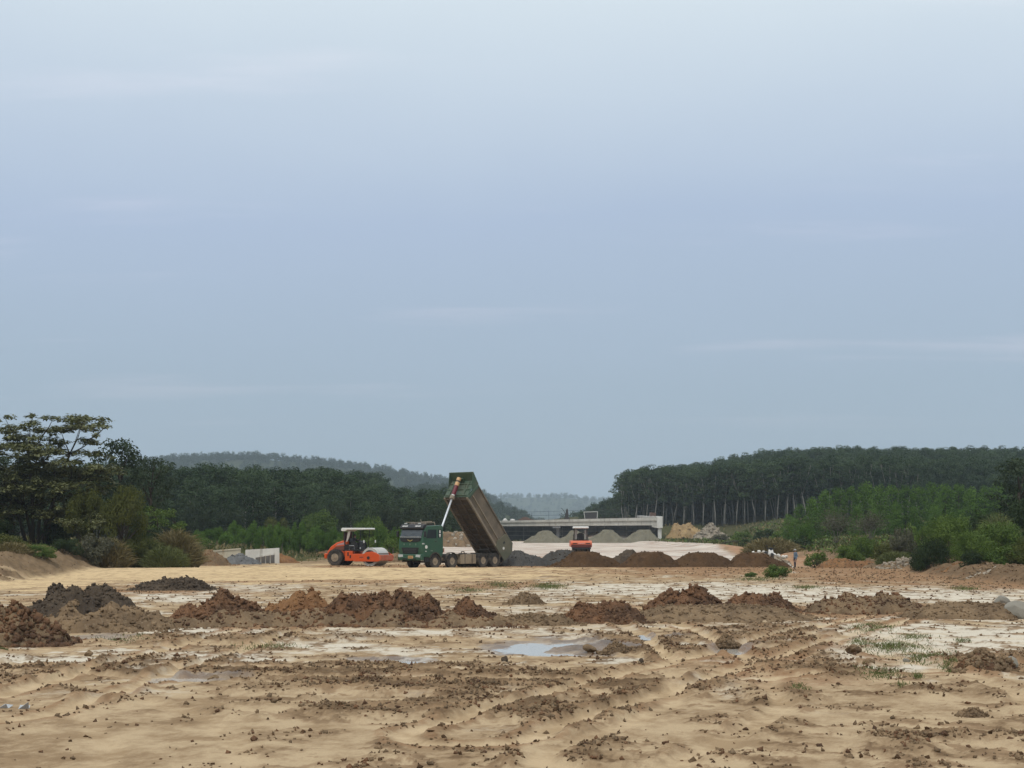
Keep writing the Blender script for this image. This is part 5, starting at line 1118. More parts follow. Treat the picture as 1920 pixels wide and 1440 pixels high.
for y_ in (-.62, 0, .62): k.prism([(y_ - .045, 1.74), (y_ + .045, 1.74), (y_ + .02, 1.90), (y_ - .02, 1.90)], 1.432, 1.446, 'yz')
k.build('badge', plain('dull_badge', (.22, .28, .22), .4, .5), truck)
MB().prism([(-.92, 1.58), (.92, 1.58), (.72, 1.10), (-.72, 1.10)], 1.37, 1.435, 'yz').build('lower_grille', black_m, truck, .01)
for z_ in (1.20, 1.32, 1.44): MB().box((1.44, 0, z_), (.03, 1.25, .035)).build('grille_bar', plain('grille_grey', (.05, .055, .055), .5), truck)
bp_ = [(1.20, .60), (1.48, .62), (1.52, .80), (1.50, 1.08), (1.20, 1.10)]
MB().prism(bp_, -1.25, 1.25).build('bumper', green_m, truck, .05, seg=3)
for s in (-1, 1):
    MB().prism([(s * .66, .88), (s * 1.12, .84), (s * 1.17, 1.04), (s * .70, 1.05)], 1.49, 1.53, 'yz').build('headlight', lamp_m, truck, .01)
    MB().box((1.51, s * .45, .73), (.03, .5, .09)).build('fog_slot', black_m, truck)
    # doors, windows, mirrors, steps
    MB().prism([(.98, 1.02), (1.14, 1.5), (1.10, 2.2), (.86, 3.0), (-.18, 3.0), (-.20, 1.30), (.60, 1.25), (.72, 1.02)], s * 1.236, s * 1.252).build('door', green_m, truck, .008)
    MB().prism([(.98, 2.26), (.80, 2.92), (-.10, 2.92), (-.10, 2.26)], s * 1.25, s * 1.258).build('side_window', glass_m, truck)
    MB().prism([(-.30, 2.30), (-.30, 2.92), (-.66, 2.92), (-.66, 2.30)], s * 1.238, s * 1.246).build('rear_side_window', glass_m, truck)
    MB().box((-.02, s * 1.27, 2.02), (.16, .03, .045)).build('door_handle', black_m, truck)
    MB().tube([(1.12, s * 1.22, 2.75), (1.30, s * 1.42, 2.80), (1.30, s * 1.42, 2.35), (1.15, s * 1.24, 2.30)], .02, 6).build('mirror_arm', black_m, truck)
    MB().box((1.30, s * 1.44, 2.58), (.10, .22, .42)).build('mirror', black_m, truck, .02)
    MB().box((.82, s * 1.10, .52), (.45, .28, .05)).build('step', black_m, truck); MB().box((.84, s * 1.15, .66), (.5, .14, .36)).build('step_panel', black_m, truck)
    f = MB(); pts = [(.66 * math.cos(a), .53 + .70 * math.sin(a)) for a in np.linspace(math.radians(14), math.radians(176), 12)]; pts2 = [(.59 * math.cos(a), .53 + .62 * math.sin(a)) for a in np.linspace(math.radians(176), math.radians(14), 12)]
    f.prism(pts + pts2, s * .98, s * 1.262).build('wheel_arch', frame_m, truck)
    MB().prism([(-.62, .28), (-.58, .28), (-.66, 1.0), (-.72, 1.0)], s * .95, s * 1.24).build('mud_flap', frame_m, truck)
    pts = [(-1.85 + .66 * math.cos(a), .53 + .68 * math.sin(a)) for a in np.linspace(math.radians(10), math.radians(170), 12)]; pts2 = [(-1.85 + .63 * math.cos(a), .53 + .64 * math.sin(a)) for a in np.linspace(math.radians(170), math.radians(10), 12)]
    MB().prism(pts + pts2, s * .92, s * 1.22).build('mudguard', frame_m, truck)
k = MB(); k.box((-.48, 1.252, 2.76), (.12, .008, .22)); k.box((-.48, 1.252, 2.52), (.16, .008, .13)); k.box((-.48, 1.252, 2.40), (.08, .008, .12)); k.build('window_sticker', white_m, truck)
MB().lathe([(.13, 0), (.13, .012), (.01, .012)], (0.98, 1.25, 1.62), 20).build('door_sticker', white_m, truck)
MB().box((1.02, 1.255, 1.30), (.12, .01, .06)).build('door_mark', white_m, truck); MB().box((1.28, 1.235, 1.86), (.24, .02, .09)).build('side_marker', lamp_m, truck)
k = MB()
for x_ in (-.5, -.36, -.22): k.box((.62 + x_ * .6, 1.256, 1.33), (.06, .008, .08))
k.build('door_lettering', plain('faded_lettering', (.16, .24, .17), .5), truck)
MB().box((1.535, .15, .86), (.02, .52, .20)).build('number_plate', plate_m, truck)
k = MB()
for j in range(6): k.box((1.548, -.03 + .07 * j, .86), (.008, .035, .10))
k.build('plate_digits', plain('plate_digit', (.2, .05, .03), .5), truck)
# roof rack with gear
for y0, y1 in ((-1.05, -.05), (.15, 1.1)):
    MB().tube([(.85, y0, 3.2), (.85, y0 + .05, 3.44), (.85, y1 - .05, 3.46), (.85, y1, 3.2)], .03, 6).build('roof_rack', rail_m, truck); MB().tube([(-.1, y0, 3.2), (-.1, y0 + .05, 3.44), (-.1, y1 - .05, 3.46), (-.1, y1, 3.2)], .03, 6).build('roof_rack', rail_m, truck)
    for y_ in (y0 + .08, y1 - .08): MB().tube([(.85, y_, 3.45), (-.1, y_, 3.45)], .025, 6).build('roof_rack', rail_m, truck)
MB().prism([(.75, 3.26), (.65, 3.40), (.2, 3.46), (-.2, 3.38), (-.4, 3.24)], -.85, .75).build('tarpaulin', frame_m, truck, .06)
MB().tube([(.2, .05, 3.4), (.28, .0, 3.58), (.18, -.12, 3.66)], .025, 5).build('aerial', rail_m, truck); MB().tube([(.6, .3, 3.46), (0, .9, 3.52)], .04, 6).build('rope_roll', rail_m, truck)
for y_ in (-.9, .55): MB().box((.98, y_, 3.36), (.08, .25, .09)).build('roof_lamp', lamp_m, truck, .01)
# behind the cab and along the frame
MB().box((-1.02, -.55, 1.75), (.22, .5, 1.5)).build('air_intake', black_m, truck, .03); MB().box((-1.12, 0, 1.1), (.35, 1.1, .3)).build('hoist_frame', frame_m, truck)
MB().box((-3.58, 1.05, .66), (1.75, .45, .72)).build('tool_box', tank_m, truck, .03)
for x_ in (-4.0, -3.2): MB().box((x_, 1.285, .66), (.05, .02, .74)).build('box_strap', frame_m, truck)
MB().lathe([(.02, -.8), (.30, -.8), (.34, -.75), (.34, .75), (.30, .8), (.02, .8)], (-3.55, -1.0, .66), 20, 'x').build('fuel_tank', tank_m, truck)
MB().tube([(-3.5, .95, 1.06), (-3.4, .98, 1.24), (-3.15, .98, 1.24), (-3.05, .95, 1.06)], .04, 6).build('spare_ring', frame_m, truck)
MB().box((-2.75, 1.12, 1.06), (.55, .3, .05)).build('side_shelf', frame_m, truck)
MB().box((-.98, 1.1, 1.36), (.05, .22, .30)).build('reflector_board', plain('red_white_board', (.55, .30, .24), .5), truck)
for s in (-1, 1):
    MB().box((-7.55, s * .95, .62), (.04, .5, .75)).build('mud_flap', black_m, truck); MB().tube([(-7.30, s * 1.16, .3), (-7.30, s * 1.16, 1.35)], .035, 6).build('tail_post', rail_m, truck)
MB().box((-7.42, 0, .80), (.12, 2.3, .16)).build('rear_bumper', frame_m, truck)
# the bed, raised about its rear hinge
TILT = math.radians(49); BM = Matrix.Translation((-7.05, 0, 1.16)) @ Matrix.Rotation(-TILT, 4, 'Y')
def bed(m, name, mat, bev=0.0, par=None): return m.xform(BM).build(name, mat, par or truck, bev)
W2 = 1.24
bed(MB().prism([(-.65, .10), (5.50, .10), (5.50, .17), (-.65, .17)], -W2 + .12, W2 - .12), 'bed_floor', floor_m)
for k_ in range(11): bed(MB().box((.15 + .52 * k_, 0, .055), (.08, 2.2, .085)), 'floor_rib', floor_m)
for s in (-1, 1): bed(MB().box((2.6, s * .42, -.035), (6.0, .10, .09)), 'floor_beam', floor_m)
for s in (-1, 1):
    def P2(a, b, z0, z1, y0, y1): return MB().add([(a, s * y0, z0), (b, s * y0, z0), (b, s * y1, z1), (a, s * y1, z1), (a, s * (y0 - .04), z0), (b, s * (y0 - .04), z0), (b, s * (y1 - .04), z1), (a, s * (y1 - .04), z1)], [(0, 1, 2, 3), (7, 6, 5, 4), (0, 4, 5, 1), (1, 5, 6, 2), (2, 6, 7, 3), (3, 7, 4, 0)])
    bed(P2(-.45, 5.50, .16, .62, W2 - .10, W2 - .02), 'side_panel', bed_m); bed(P2(-.45, 5.50, .68, 1.62, W2 - .10, W2 - .06), 'side_panel', bed_m)
    bed(MB().box((2.5, s * (W2 - .05), .12), (6.0, .16, .18)), 'bottom_rail', rail_m, .02)
    bed(MB().box((2.5, s * (W2 - .03), .65), (6.0, .14, .09)), 'side_rail', rail_m, .015)
    bed(MB().box((2.5, s * (W2 - .04), 1.64), (6.0, .13, .10)), 'top_rail', bed_m, .015)
    bed(MB().box((5.42, s * (W2 - .02), .88), (.22, .18, 1.5)), 'front_post', gbody_m, .02)
    bed(MB().prism([(-1.0, .05), (.55, .02), (.75, .55), (.55, 1.55), (-.55, 1.72), (-1.05, 1.2)], s * (W2 - .02), s * (W2 + .05)), 'rear_plate', olive_m, .015)
    bed(MB().lathe([(.11, 0), (.11, s * .012), (.01, s * .012)], (-.15, s * (W2 + .05), .62), 14), 'rear_sticker', white_m)
    bed(MB().box((.15, s * (W2 + .056), .95), (.16, .01, .2)), 'plate_hole', black_m)
SHX = lambda z_: 5.52 + (z_ - .15) * .24
def lean_(m): m.v = [(x_ + (z_ - .15) * .24, y_, z_) for x_, y_, z_ in m.v]; return m
bed(lean_(MB().box((5.53, 0, .90), (.07, 2.42, 1.55))), 'headboard', gbody_m, .02)
for y_ in (-.75, .75): bed(lean_(MB().box((5.60, y_, .85), (.10, .12, 1.35))), 'headboard_rib', gbody_m, .015)
for z_ in (.25, .78, 1.30): bed(lean_(MB().box((5.595, 0, z_), (.085, 2.3, .09))), 'headboard_rib', gbody_m, .015)
bed(lean_(MB().add([(5.60, .75, .35), (5.66, .75, .35), (5.66, .35, 1.2), (5.60, .35, 1.2), (5.60, .85, .35), (5.66, .85, .35), (5.66, .45, 1.2), (5.60, .45, 1.2)], [(0, 1, 2, 3), (7, 6, 5, 4), (0, 4, 5, 1), (1, 5, 6, 2), (2, 6, 7, 3), (3, 7, 4, 0)])), 'headboard_rib', gbody_m)
bed(MB().prism([(5.49, 1.66), (5.92, 1.62), (6.60, 1.82), (6.58, 1.90), (5.49, 1.74)], -W2 - .02, W2 + .02), 'canopy_guard', gbody_m, .02)
for s in (-1, 1): bed(MB().prism([(5.50, .9), (5.78, 1.0), (6.58, 1.81), (5.50, 1.64)], s * (W2 - .03), s * (W2 + .015)), 'guard_gusset', gbody_m)
bed(MB().box((.15, 0, -.12), (.5, 1.1, .2)), 'hinge', frame_m, .03)
tg = MB().prism([(-1.02, -.32), (-.94, -.40), (-.72, .95), (-.80, 1.0)], -W2 + .06, W2 - .06); bed(tg, 'tailgate', paint('tailgate_dark', (.055, .045, .035), (.12, .09, .065), .4, .7, .7, .8), .02)
for y_ in (-.8, 0, .8): bed(MB().prism([(-1.10, -.30), (-1.0, -.34), (-.80, .9), (-.88, .95)], y_ - .06, y_ + .06), 'tailgate_rib', frame_m)
# hoist: three-stage cylinder
T0 = Vector((-.98, 0.0, 1.15)); T1 = BM @ Vector((6.38, 0.0, 1.40)); q = lambda t: T0.lerp(T1, t)
MB().tube([q(0), q(.735)], .075, 14).build('hoist_rod', plain('chrome_rod', (.66, .68, .70), .3, .25), truck, smooth=True)
MB().tube([q(.715), q(.755)], .20, 14).build('hoist_collar', rail_m, truck); MB().tube([q(.755), q(.775)], .13, 14).build('hoist_stage', white_m, truck); MB().tube([q(.775), q(.895)], .165, 14).build('hoist_barrel', red_m, truck, smooth=False)
MB().tube([q(.895), q(.94)], .175, 14).build('hoist_ring', tan_m, truck); MB().tube([q(.94), q(.962)], .15, 14).build('hoist_ring', frame_m, truck); MB().tube([q(.962), q(1.0)], .175, 14).build('hoist_cap', tan_m, truck)
bed(MB().box((6.05, 0, 1.50), (.42, .42, .14)), 'hoist_bracket', gbody_m, .02)

# ------------------------------------------------------------------ people
def figure(name, label, loc, rz, J, R, E, root, zones, extra, height_note=None):
    """one continuous skinned body; zones colour it by joint so that clothes end at cuffs, waist and collar"""
    me = bpy.data.meshes.new(name); names = list(J); me.from_pydata([J[k] for k in names], [(names.index(a), names.index(b)) for a, b in E], [])
    o = obj(name, me); md = o.modifiers.new('skin', 'SKIN'); md.use_smooth_shade = True
    for i, k in enumerate(names):
        sv = me.skin_vertices[0].data[i]; sv.radius = R[k] if isinstance(R[k], tuple) else (R[k], R[k]); sv.use_root = (k == root)
    o.modifiers.new('sub', 'SUBSURF').levels = 2; o.modifiers['sub'].render_levels = 2
    dg = bpy.context.evaluated_depsgraph_get(); me2 = bpy.data.meshes.new_from_object(o.evaluated_get(dg))
    o.modifiers.clear(); o.data = me2; me2.materials.clear()
    mats = []
    for z in zones.values():
        if z not in mats: mats.append(z)
    for m_ in mats: me2.materials.append(m_)
    P_ = np.array([J[k] for k in names])
    for p in me2.polygons:
        k = names[int(np.argmin(((P_ - np.array(p.center)) ** 2).sum(1)))]
        p.material_index = mats.index(zones[k])
    o.location = loc; o.rotation_euler = (0, 0, rz); tag(o, label, 'person')
    for nm, mb, mt in extra: mb.build(nm, mt, o, smooth=True)
    return o
def head_bits(c, fw, hat, hatm, hairm):
    """face and hair: c head centre, facing +x"""
    c = Vector(c); b = []
    n_ = MB(); n_.prism([(c.x + .085, c.z - .03), (c.x + .125, c.z - .035), (c.x + .09, c.z + .025)], c.y - .015, c.y + .015); b.append(('nose', n_, skin_m))
    for s in (-1, 1):
        m_ = MB(); m_.box((c.x + .092, c.y + s * .035, c.z + .015), (.012, .024, .012)); b.append(('eye', m_, shoe_m)); m_ = MB(); m_.box((c.x, c.y + s * .082, c.z - .01), (.035, .018, .06)); b.append(('ear', m_, skin_m))
    m_ = MB(); m_.box((c.x + .09, c.y, c.z - .065), (.012, .045, .01)); b.append(('mouth', m_, red_m))
    m_ = MB(); m_.lathe([(.01, .142), (.06, .13), (.096, .085), (.104, .03), (.10, .0)], c + Vector((-.012, 0, 0)), 18, 'z'); b.append((hat, m_, hatm))
    if hat == 'cap': m_ = MB(); m_.prism([(c.x + .07, c.z + .035), (c.x + .19, c.z + .02), (c.x + .19, c.z + .03), (c.x + .07, c.z + .055)], c.y - .075, c.y + .075); b.append(('cap_peak', m_, hatm))
    return b
def hand(J, R, E, zones, wrist, d, side, pre, curl=.6):
    """palm and five separate fingers grown from the wrist; d = pointing direction, side = thumb side"""
    w_ = Vector(J[wrist]); d = Vector(d).normalized(); sd = Vector(side).normalized(); nrm = d.cross(sd).normalized()
    pm = w_ + d * .075; J[pre + 'palm'] = tuple(pm); R[pre + 'palm'] = (.020, .032); E.append((wrist, pre + 'palm')); zones[pre + 'palm'] = skin_m
    for i, (off, ln) in enumerate(((.030, .070), (.010, .080), (-.010, .076), (-.030, .060))):
        a = pm + sd * off + d * .022; b = a + d * ln * .55 + nrm * curl * .018; c = b + d * ln * .45 * (1 - curl * .5) + nrm * curl * .035
        for nm, p in (('a', a), ('b', b), ('c', c)): J[pre + nm + str(i)] = tuple(p); R[pre + nm + str(i)] = .0088; zones[pre + nm + str(i)] = skin_m
        E += [(pre + 'palm', pre + 'a' + str(i)), (pre + 'a' + str(i), pre + 'b' + str(i)), (pre + 'b' + str(i), pre + 'c' + str(i))]
    a = w_ + d * .045 + sd * .035; b = a + sd * .022 + d * .035; J[pre + 't0'], J[pre + 't1'] = tuple(a), tuple(b); R[pre + 't0'], R[pre + 't1'] = .011, .0095; zones[pre + 't0'] = zones[pre + 't1'] = skin_m
    E += [(wrist, pre + 't0'), (pre + 't0', pre + 't1')]
def standing():
    J = dict(pelvis=(0, 0, .92), belly=(.01, 0, 1.06), chest=(0, 0, 1.24), collar=(-.01, 0, 1.38), neck=(.0, 0, 1.45), head=(.02, 0, 1.53), crown=(.015, 0, 1.62))
    R = dict(pelvis=(.15, .12), belly=(.14, .11), chest=(.165, .12), collar=(.11, .085), neck=.052, head=.088, crown=.075); E = [('pelvis', 'belly'), ('belly', 'chest'), ('chest', 'collar'), ('collar', 'neck'), ('neck', 'head'), ('head', 'crown')]
    Zn = dict(pelvis=trous_m, belly=shirt_m, chest=shirt_m, collar=shirt_m, neck=skin_m, head=skin_m, crown=skin_m)
    for s, nm in ((1, 'l'), (-1, 'r')):
        fwd = .05 if s > 0 else -.04
        for k, p, r, z in (('hip', (0, s * .10, .86), .10, trous_m), ('knee', (fwd + .02, s * .11, .47), .066, trous_m), ('ankle', (fwd, s * .115, .10), .046, trous_m), ('heel', (fwd, s * .12, .045), .042, shoe_m), ('toe', (fwd + .17, s * .13, .035), .034, shoe_m),
                           ('shoulder', (-.01, s * .185, 1.36), .062, shirt_m), ('elbow', (-.05, s * .245, 1.09), .047, shirt_m), ('wrist', (.06 if s > 0 else .0, s * .235, .86), .032, shirt_m)):
            J[nm + k] = p; R[nm + k] = r; Zn[nm + k] = z
        E += [('pelvis', nm + 'hip'), (nm + 'hip', nm + 'knee'), (nm + 'knee', nm + 'ankle'), (nm + 'ankle', nm + 'heel'), (nm + 'heel', nm + 'toe'), ('collar', nm + 'shoulder'), (nm + 'shoulder', nm + 'elbow'), (nm + 'elbow', nm + 'wrist')]
        hand(J, R, E, Zn, nm + 'wrist', (.25, 0, -1), (1, 0, 0), nm)
    return J, R, E, Zn
J, R, E, Zn = standing()
px_, pd_ = 1491, 124.0; X0 = (px_ - CX) / F * pd_
pz = sz(X0, pd_)
man = figure('person', 'person in blue-grey shirt, navy trousers and cap standing by the weeds', (X0, pd_, pz), math.radians(200), J, R, E, 'pelvis', Zn, head_bits((.02, 0, 1.55), 0, 'cap', cap_m, shoe_m))
man.scale = (.98, .98, .98)

# pale stones and a parked motorbike behind the rightmost heap
pst = concrete('white_rubble_stone', (.66, .63, .57), (.55, .52, .46), (.4, .36, .3)); g = np.random.default_rng(9)
spots = [(1412, 1036, .45), (1423, 1034, .5), (1432, 1035, .45), (1452, 1040, .55), (1460, 1043, .7), (1469, 1045, .6), (1419, 1038, .4), (1474, 1044, .5), (1444, 1042, .45), (1481, 1061, .35), (1486, 1064, .35), (1478, 1058, .3)]
names_ = ['leftmost white stone behind the rightmost brown heap', 'second white stone behind the rightmost heap', 'white stone just left of the motorbike', 'white stone just right of the motorbike', 'longest white stone on the slope right of the motorbike', 'white stone low on the slope right of the motorbike', 'small white stone at the crest of the rightmost heap', 'last white stone at the right end of the row', 'white stone at the foot of the motorbike', 'pale stone by the knees of the standing person', 'pale stone at the feet of the standing person', 'small pale stone left of the standing person']
bankz = MB()
heap('soil_bank', 'pinkish soil slope behind the rightmost brown heap', 'heap', 1385, 1500, 1040, 1068, MS['rubble'], d=128, lump=.1, seed=61, deep=.4, n=(60, 40), clods=100, cmat=MS['orange'], flat=.3, peak=-.2)
import bmesh
dgs = None
for i, (a, b, s_) in enumerate(spots):
    d = 126.5 if i < 9 else 123.4; p = at(a, b, d)
    bm = bmesh.new(); bmesh.ops.create_icosphere(bm, subdivisions=2, radius=.5)
    for v in bm.verts: v.co = Vector((v.co.x * (1.2 + .3 * g.random()), v.co.y, v.co.z * .75)) * s_ * .62 * (1 + .25 * (g.random() - .5))
    me = bpy.data.meshes.new('white_stone'); bm.to_mesh(me); bm.free()
    tag(obj('white_stone', me, pst, loc=(p.x, d, p.z), rot=(g.random(), g.random() * .5, g.random() * 6)), names_[i], 'stone', 'white stones by the rightmost heap')
bx = at(1440, 1046, 126.0); bike = empty('motorbike', (bx.x, 126.0, bx.z - .25), math.radians(-70))
for x_ in (-.6, .6):
    m = MB(); m.lathe([(.21, -.05), (.27, -.06), (.29, -.03), (.29, .03), (.27, .06), (.21, .05)], n=20); wv = m.build('wheel', tyre_m, bike, loc=(x_, 0, .29)); MB().lathe([(.21, -.02), (.20, .02), (.05, .05), (.01, .05)], n=14).build('rim', chrome, wv)
MB().prism([(.50, .95), (.62, .60), (.50, .35), (.36, .40), (.34, .92)], -.20, .20).build('front_fairing', white_m, bike, .05); MB().prism([(-.75, .80), (.05, .72), (.1, .62), (-.7, .55)], -.11, .11).build('seat', black_m, bike, .04)
MB().prism([(-.8, .72), (-.2, .60), (.25, .34), (-.2, .28), (-.6, .45)], -.13, .13).build('side_panel', white_m, bike, .04); MB().tube([(.40, -.34, 1.02), (.44, 0, .98), (.40, .34, 1.02)], .025, 6).build('handlebar', black_m, bike); MB().box((.48, 0, 1.0), (.18, .22, .2)).build('headlight', black_m, bike, .04)
for s in (-1, 1): MB().tube([(.40, s * .28, 1.02), (.38, s * .32, 1.22)], .012, 5).build('mirror_stem', black_m, bike); MB().box((.38, s * .34, 1.25), (.03, .12, .08)).build('mirror', black_m, bike, .01)
MB().prism([(.45, .62), (.95, .48), (.9, .58), (.5, .70)], -.07, .07).build('front_mudguard', black_m, bike, .02); MB().tube([(-.9, -.16, .3), (-.1, -.16, .28)], .05, 8).build('exhaust', chrome, bike)
MB().tube([(-.05, -.2, .02), (-.05, .12, .32)], .018, 5).build('side_stand', black_m, bike); MB().box((0, 0, .34), (.4, .26, .26)).build('engine', frame_m, bike, .03)
tag(bike, 'black and white motorbike seen end-on behind the rightmost brown heap', 'motorbike')

# ------------------------------------------------------------------ single-drum roller (local: +x forward)
ra = math.radians(-22); rd = 124.5; rx = (672 - CX) / F * rd
rol = empty('drum_roller', (rx, rd, gz(rx, rd) + .01), ra); tag(rol, 'orange single-drum road roller with white canopy left of the truck', 'roller')
for s in (-1, 1): wheel(rol, -1.62, s * .78, .66, .52, False, s, .5)
MB().tube([(-1.62, -.6, .66), (-1.62, .6, .66)], .15, 10).build('axle', frame_m, rol)
MB().lathe([(.02, -1.0), (.60, -1.0), (.60, -.97), (.735, -.97), (.735, .97), (.60, .97), (.60, 1.0), (.02, 1.0)], (1.55, 0, .735), 48).build('drum', drum_m, rol)
for s in (-1, 1):
    MB().lathe([(.55, 0), (.5, s * .05), (.2, s * .07), (.02, s * .07)], (1.55, s * 1.0, .735), 24).build('drum_disc', black_m, rol)
    MB().prism([(.05, .42), (.05, .92), (.30, .98), (1.05, .98), (1.32, 1.12), (1.80, 1.16), (2.15, 1.08), (2.46, .92), (2.50, .40), (2.30, .36), (.25, .36)], s * 1.08, s * 1.16).build('frame_side', orange_m, rol, .03)
    MB().lathe([(.13, 0), (.13, s * .02), (.02, s * .02)], (1.50, s * 1.16, .66), 18).build('drum_bearing', black_m, rol)
    k = MB()
    for j in range(4): k.box((.75 + .085 * j, s * 1.163, .70), (.06, .006, .09))
    k.build('frame_lettering', plain('dark_lettering', (.10, .04, .03), .5), rol)
MB().box((2.52, 0, .66), (.16, 2.32, .46)).build('front_beam', paint('dusty_orange', (.56, .12, .05), (.45, .30, .20), .4, .75, .75, .6), rol, .03)
MB().box((.14, 0, .68), (.16, 2.16, .46)).build('rear_beam', orange_m, rol, .03); MB().box((-.28, 0, .70), (.75, .55, .36)).build('articulation', frame_m, rol, .04)
for s in (-1, 1): MB().tube([(-.7, s * .35, .62), (.1, s * .42, .62)], .05, 8).build('steering_ram', chrome, rol)
MB().box((2.36, 0, 1.0), (.10, 2.0, .05)).build('scraper', frame_m, rol)
hood = [(-.72, .75), (-.72, 2.02), (-1.1, 2.04), (-1.7, 1.86), (-2.2, 1.55), (-2.52, 1.15), (-2.56, .75)]
MB().prism(hood, -.62, .62).build('engine_hood', orange_m, rol, .10, seg=3)
for s in (-1, 1):
    MB().prism([(-.95, 1.2), (-.95, 1.62), (-1.7, 1.55), (-2.1, 1.25)], s * .62, s * .635).build('hood_vent', plain('vent_grey', (.16, .06, .04), .6), rol)
    MB().prism([(-.95, 1.70), (-.95, 1.90), (-1.55, 1.76), (-1.75, 1.62)], s * .622, s * .63).build('hood_stripe', plain('hood_stripe', (.42, .26, .26), .6), rol)
    MB().prism([(-.75, .40), (-.75, 1.20), (-.05, 1.20), (-.02, .50), (-.12, .40)], s * .45, s * .92).build('step_box', orange_m, rol, .03)
    k = MB(); k.box((-.45, s * .925, .95), (.12, .02, .3)); k.box((-.25, s * .925, .75), (.12, .02, .25)); k.build('step_recess', black_m, rol)
MB().box((-2.62, 0, .78), (.24, 1.5, .42)).build('counterweight', orange_m, rol, .06); MB().box((-2.60, .3, 1.3), (.1, .25, .12)).build('rear_lamp', lamp_m, rol, .02)
# platform, canopy, controls
MB().box((-.30, 0, 1.24), (1.35, 1.7, .10)).build('platform', black_m, rol)
for s in (-1, 1):
    MB().prism([(-.85, 1.3), (.32, 1.3), (.36, 1.62), (.25, 1.95), (-.15, 1.98), (-.3, 1.75), (-.85, 1.72)], s * .78, s * .83).build('side_guard', black_m, rol, .02)
    MB().tube([(-.82, s * .76, 1.25), (-.86, s * .76, 2.86)], .05, 8).build('canopy_post', black_m, rol); MB().tube([(.50, s * .76, 1.3), (.62, s * .76, 2.86)], .032, 8).build('canopy_post', black_m, rol)
    MB().tube([(-.35, s * .9, 1.28), (-.35, s * .9, 1.62), (.1, s * .9, 1.62), (.1, s * .9, 1.28)], .02, 6).build('hand_rail', chrome, rol)
    MB().lathe([(.01, -.06), (.07, -.05), (.09, .03), (.01, .05)], (.52, s * .7, 1.42), 12, 'x').build('work_lamp', lamp_m, rol); MB().tube([(.55, s * .85, 1.5), (1.0, s * .98, 1.72), (1.02, s * 1.0, 1.86)], .014, 5).build('mirror_arm', black_m, rol); MB().box((1.02, s * 1.0, 1.96), (.04, .16, .22)).build('mirror', white_m, rol, .01)
MB().prism([(-1.08, 2.80), (-1.10, 2.98), (-.98, 3.06), (1.00, 3.05), (1.06, 2.98), (1.02, 2.90), (-.55, 2.90), (-.75, 2.78)], -.92, .92).build('canopy', white_m, rol, .04, seg=3)
MB().box((-.95, 0, 2.35), (.08, 1.4, .75)).build('rear_curtain', plain('maroon_curtain', (.10, .03, .035), .9), rol, .02); MB().prism([(-.55, 2.82), (-.32, 2.82), (-.45, 2.3), (-.62, 1.95), (-.72, 1.95)], -.74, -.70).build('pale_cloth', plain('pale_cloth', (.45, .41, .36), .9), rol)
MB().prism([(-.75, 1.30), (-.20, 1.30), (-.20, 1.66), (-.55, 1.70), (-.66, 2.2), (-.80, 2.2)], -.26, .26).build('seat', black_m, rol, .05)
MB().prism([(.18, 1.3), (.42, 1.3), (.40, 1.95), (.22, 2.02)], -.45, .45).build('dashboard', black_m, rol, .04); MB().tube([(.25, 0, 1.95), (.12, 0, 2.10)], .03, 6).build('steering_column', black_m, rol)
k = MB(); pts = [Vector((.10 + .09 * math.sin(a), .19 * math.cos(a), 2.12 + .13 * math.sin(a))) for a in np.linspace(0, 2 * math.pi, 17)]; k.tube(pts, .016, 6); k.build('steering_wheel', black_m, rol)
MB().tube([(-.9, .45, 1.9), (-.9, .45, 2.5)], .05, 8).build('exhaust', frame_m, rol)
# its driver, seated
J = dict(pelvis=(-.42, 0, 1.78), belly=(-.43, 0, 1.92), chest=(-.40, 0, 2.10), collar=(-.37, 0, 2.24), neck=(-.34, 0, 2.31), head=(-.31, 0, 2.40), crown=(-.31, 0, 2.49)); R = dict(pelvis=(.15, .12), belly=(.14, .11), chest=(.16, .12), collar=(.11, .085), neck=.052, head=.086, crown=.074)
E = [('pelvis', 'belly'), ('belly', 'chest'), ('chest', 'collar'), ('collar', 'neck'), ('neck', 'head'), ('head', 'crown')]; Zn = dict(pelvis=trous_m, belly=dark_shirt, chest=dark_shirt, collar=dark_shirt, neck=skin_m, head=skin_m, crown=skin_m)
for s, nm in ((1, 'l'), (-1, 'r')):
    for k_, p, r_, z_ in (('hip', (-.36, s * .11, 1.78), .095, trous_m), ('knee', (.02, s * .15, 1.80), .065, trous_m), ('ankle', (.02, s * .15, 1.42), .045, trous_m), ('heel', (.02, s * .15, 1.345), .042, shoe_m), ('toe', (.17, s * .16, 1.335), .034, shoe_m), ('shoulder', (-.37, s * .18, 2.22), .06, dark_shirt), ('elbow', (-.24, s * .25, 1.99), .046, dark_shirt), ('wrist', (.0, s * .20, 2.08), .032, dark_shirt)):
        J[nm + k_] = p; R[nm + k_] = r_; Zn[nm + k_] = z_
    E += [('pelvis', nm + 'hip'), (nm + 'hip', nm + 'knee'), (nm + 'knee', nm + 'ankle'), (nm + 'ankle', nm + 'heel'), (nm + 'heel', nm + 'toe'), ('collar', nm + 'shoulder'), (nm + 'shoulder', nm + 'elbow'), (nm + 'elbow', nm + 'wrist')]
    hand(J, R, E, Zn, nm + 'wrist', (1, -.1 * s, .15), (0, -s, .3), nm, .9)
figure('person', 'driver in dark clothes seated under the canopy of the drum roller', rol.location.copy(), ra, J, R, E, 'pelvis', Zn, head_bits((-.31, 0, 2.42), 0, 'hair', shoe_m, shoe_m))

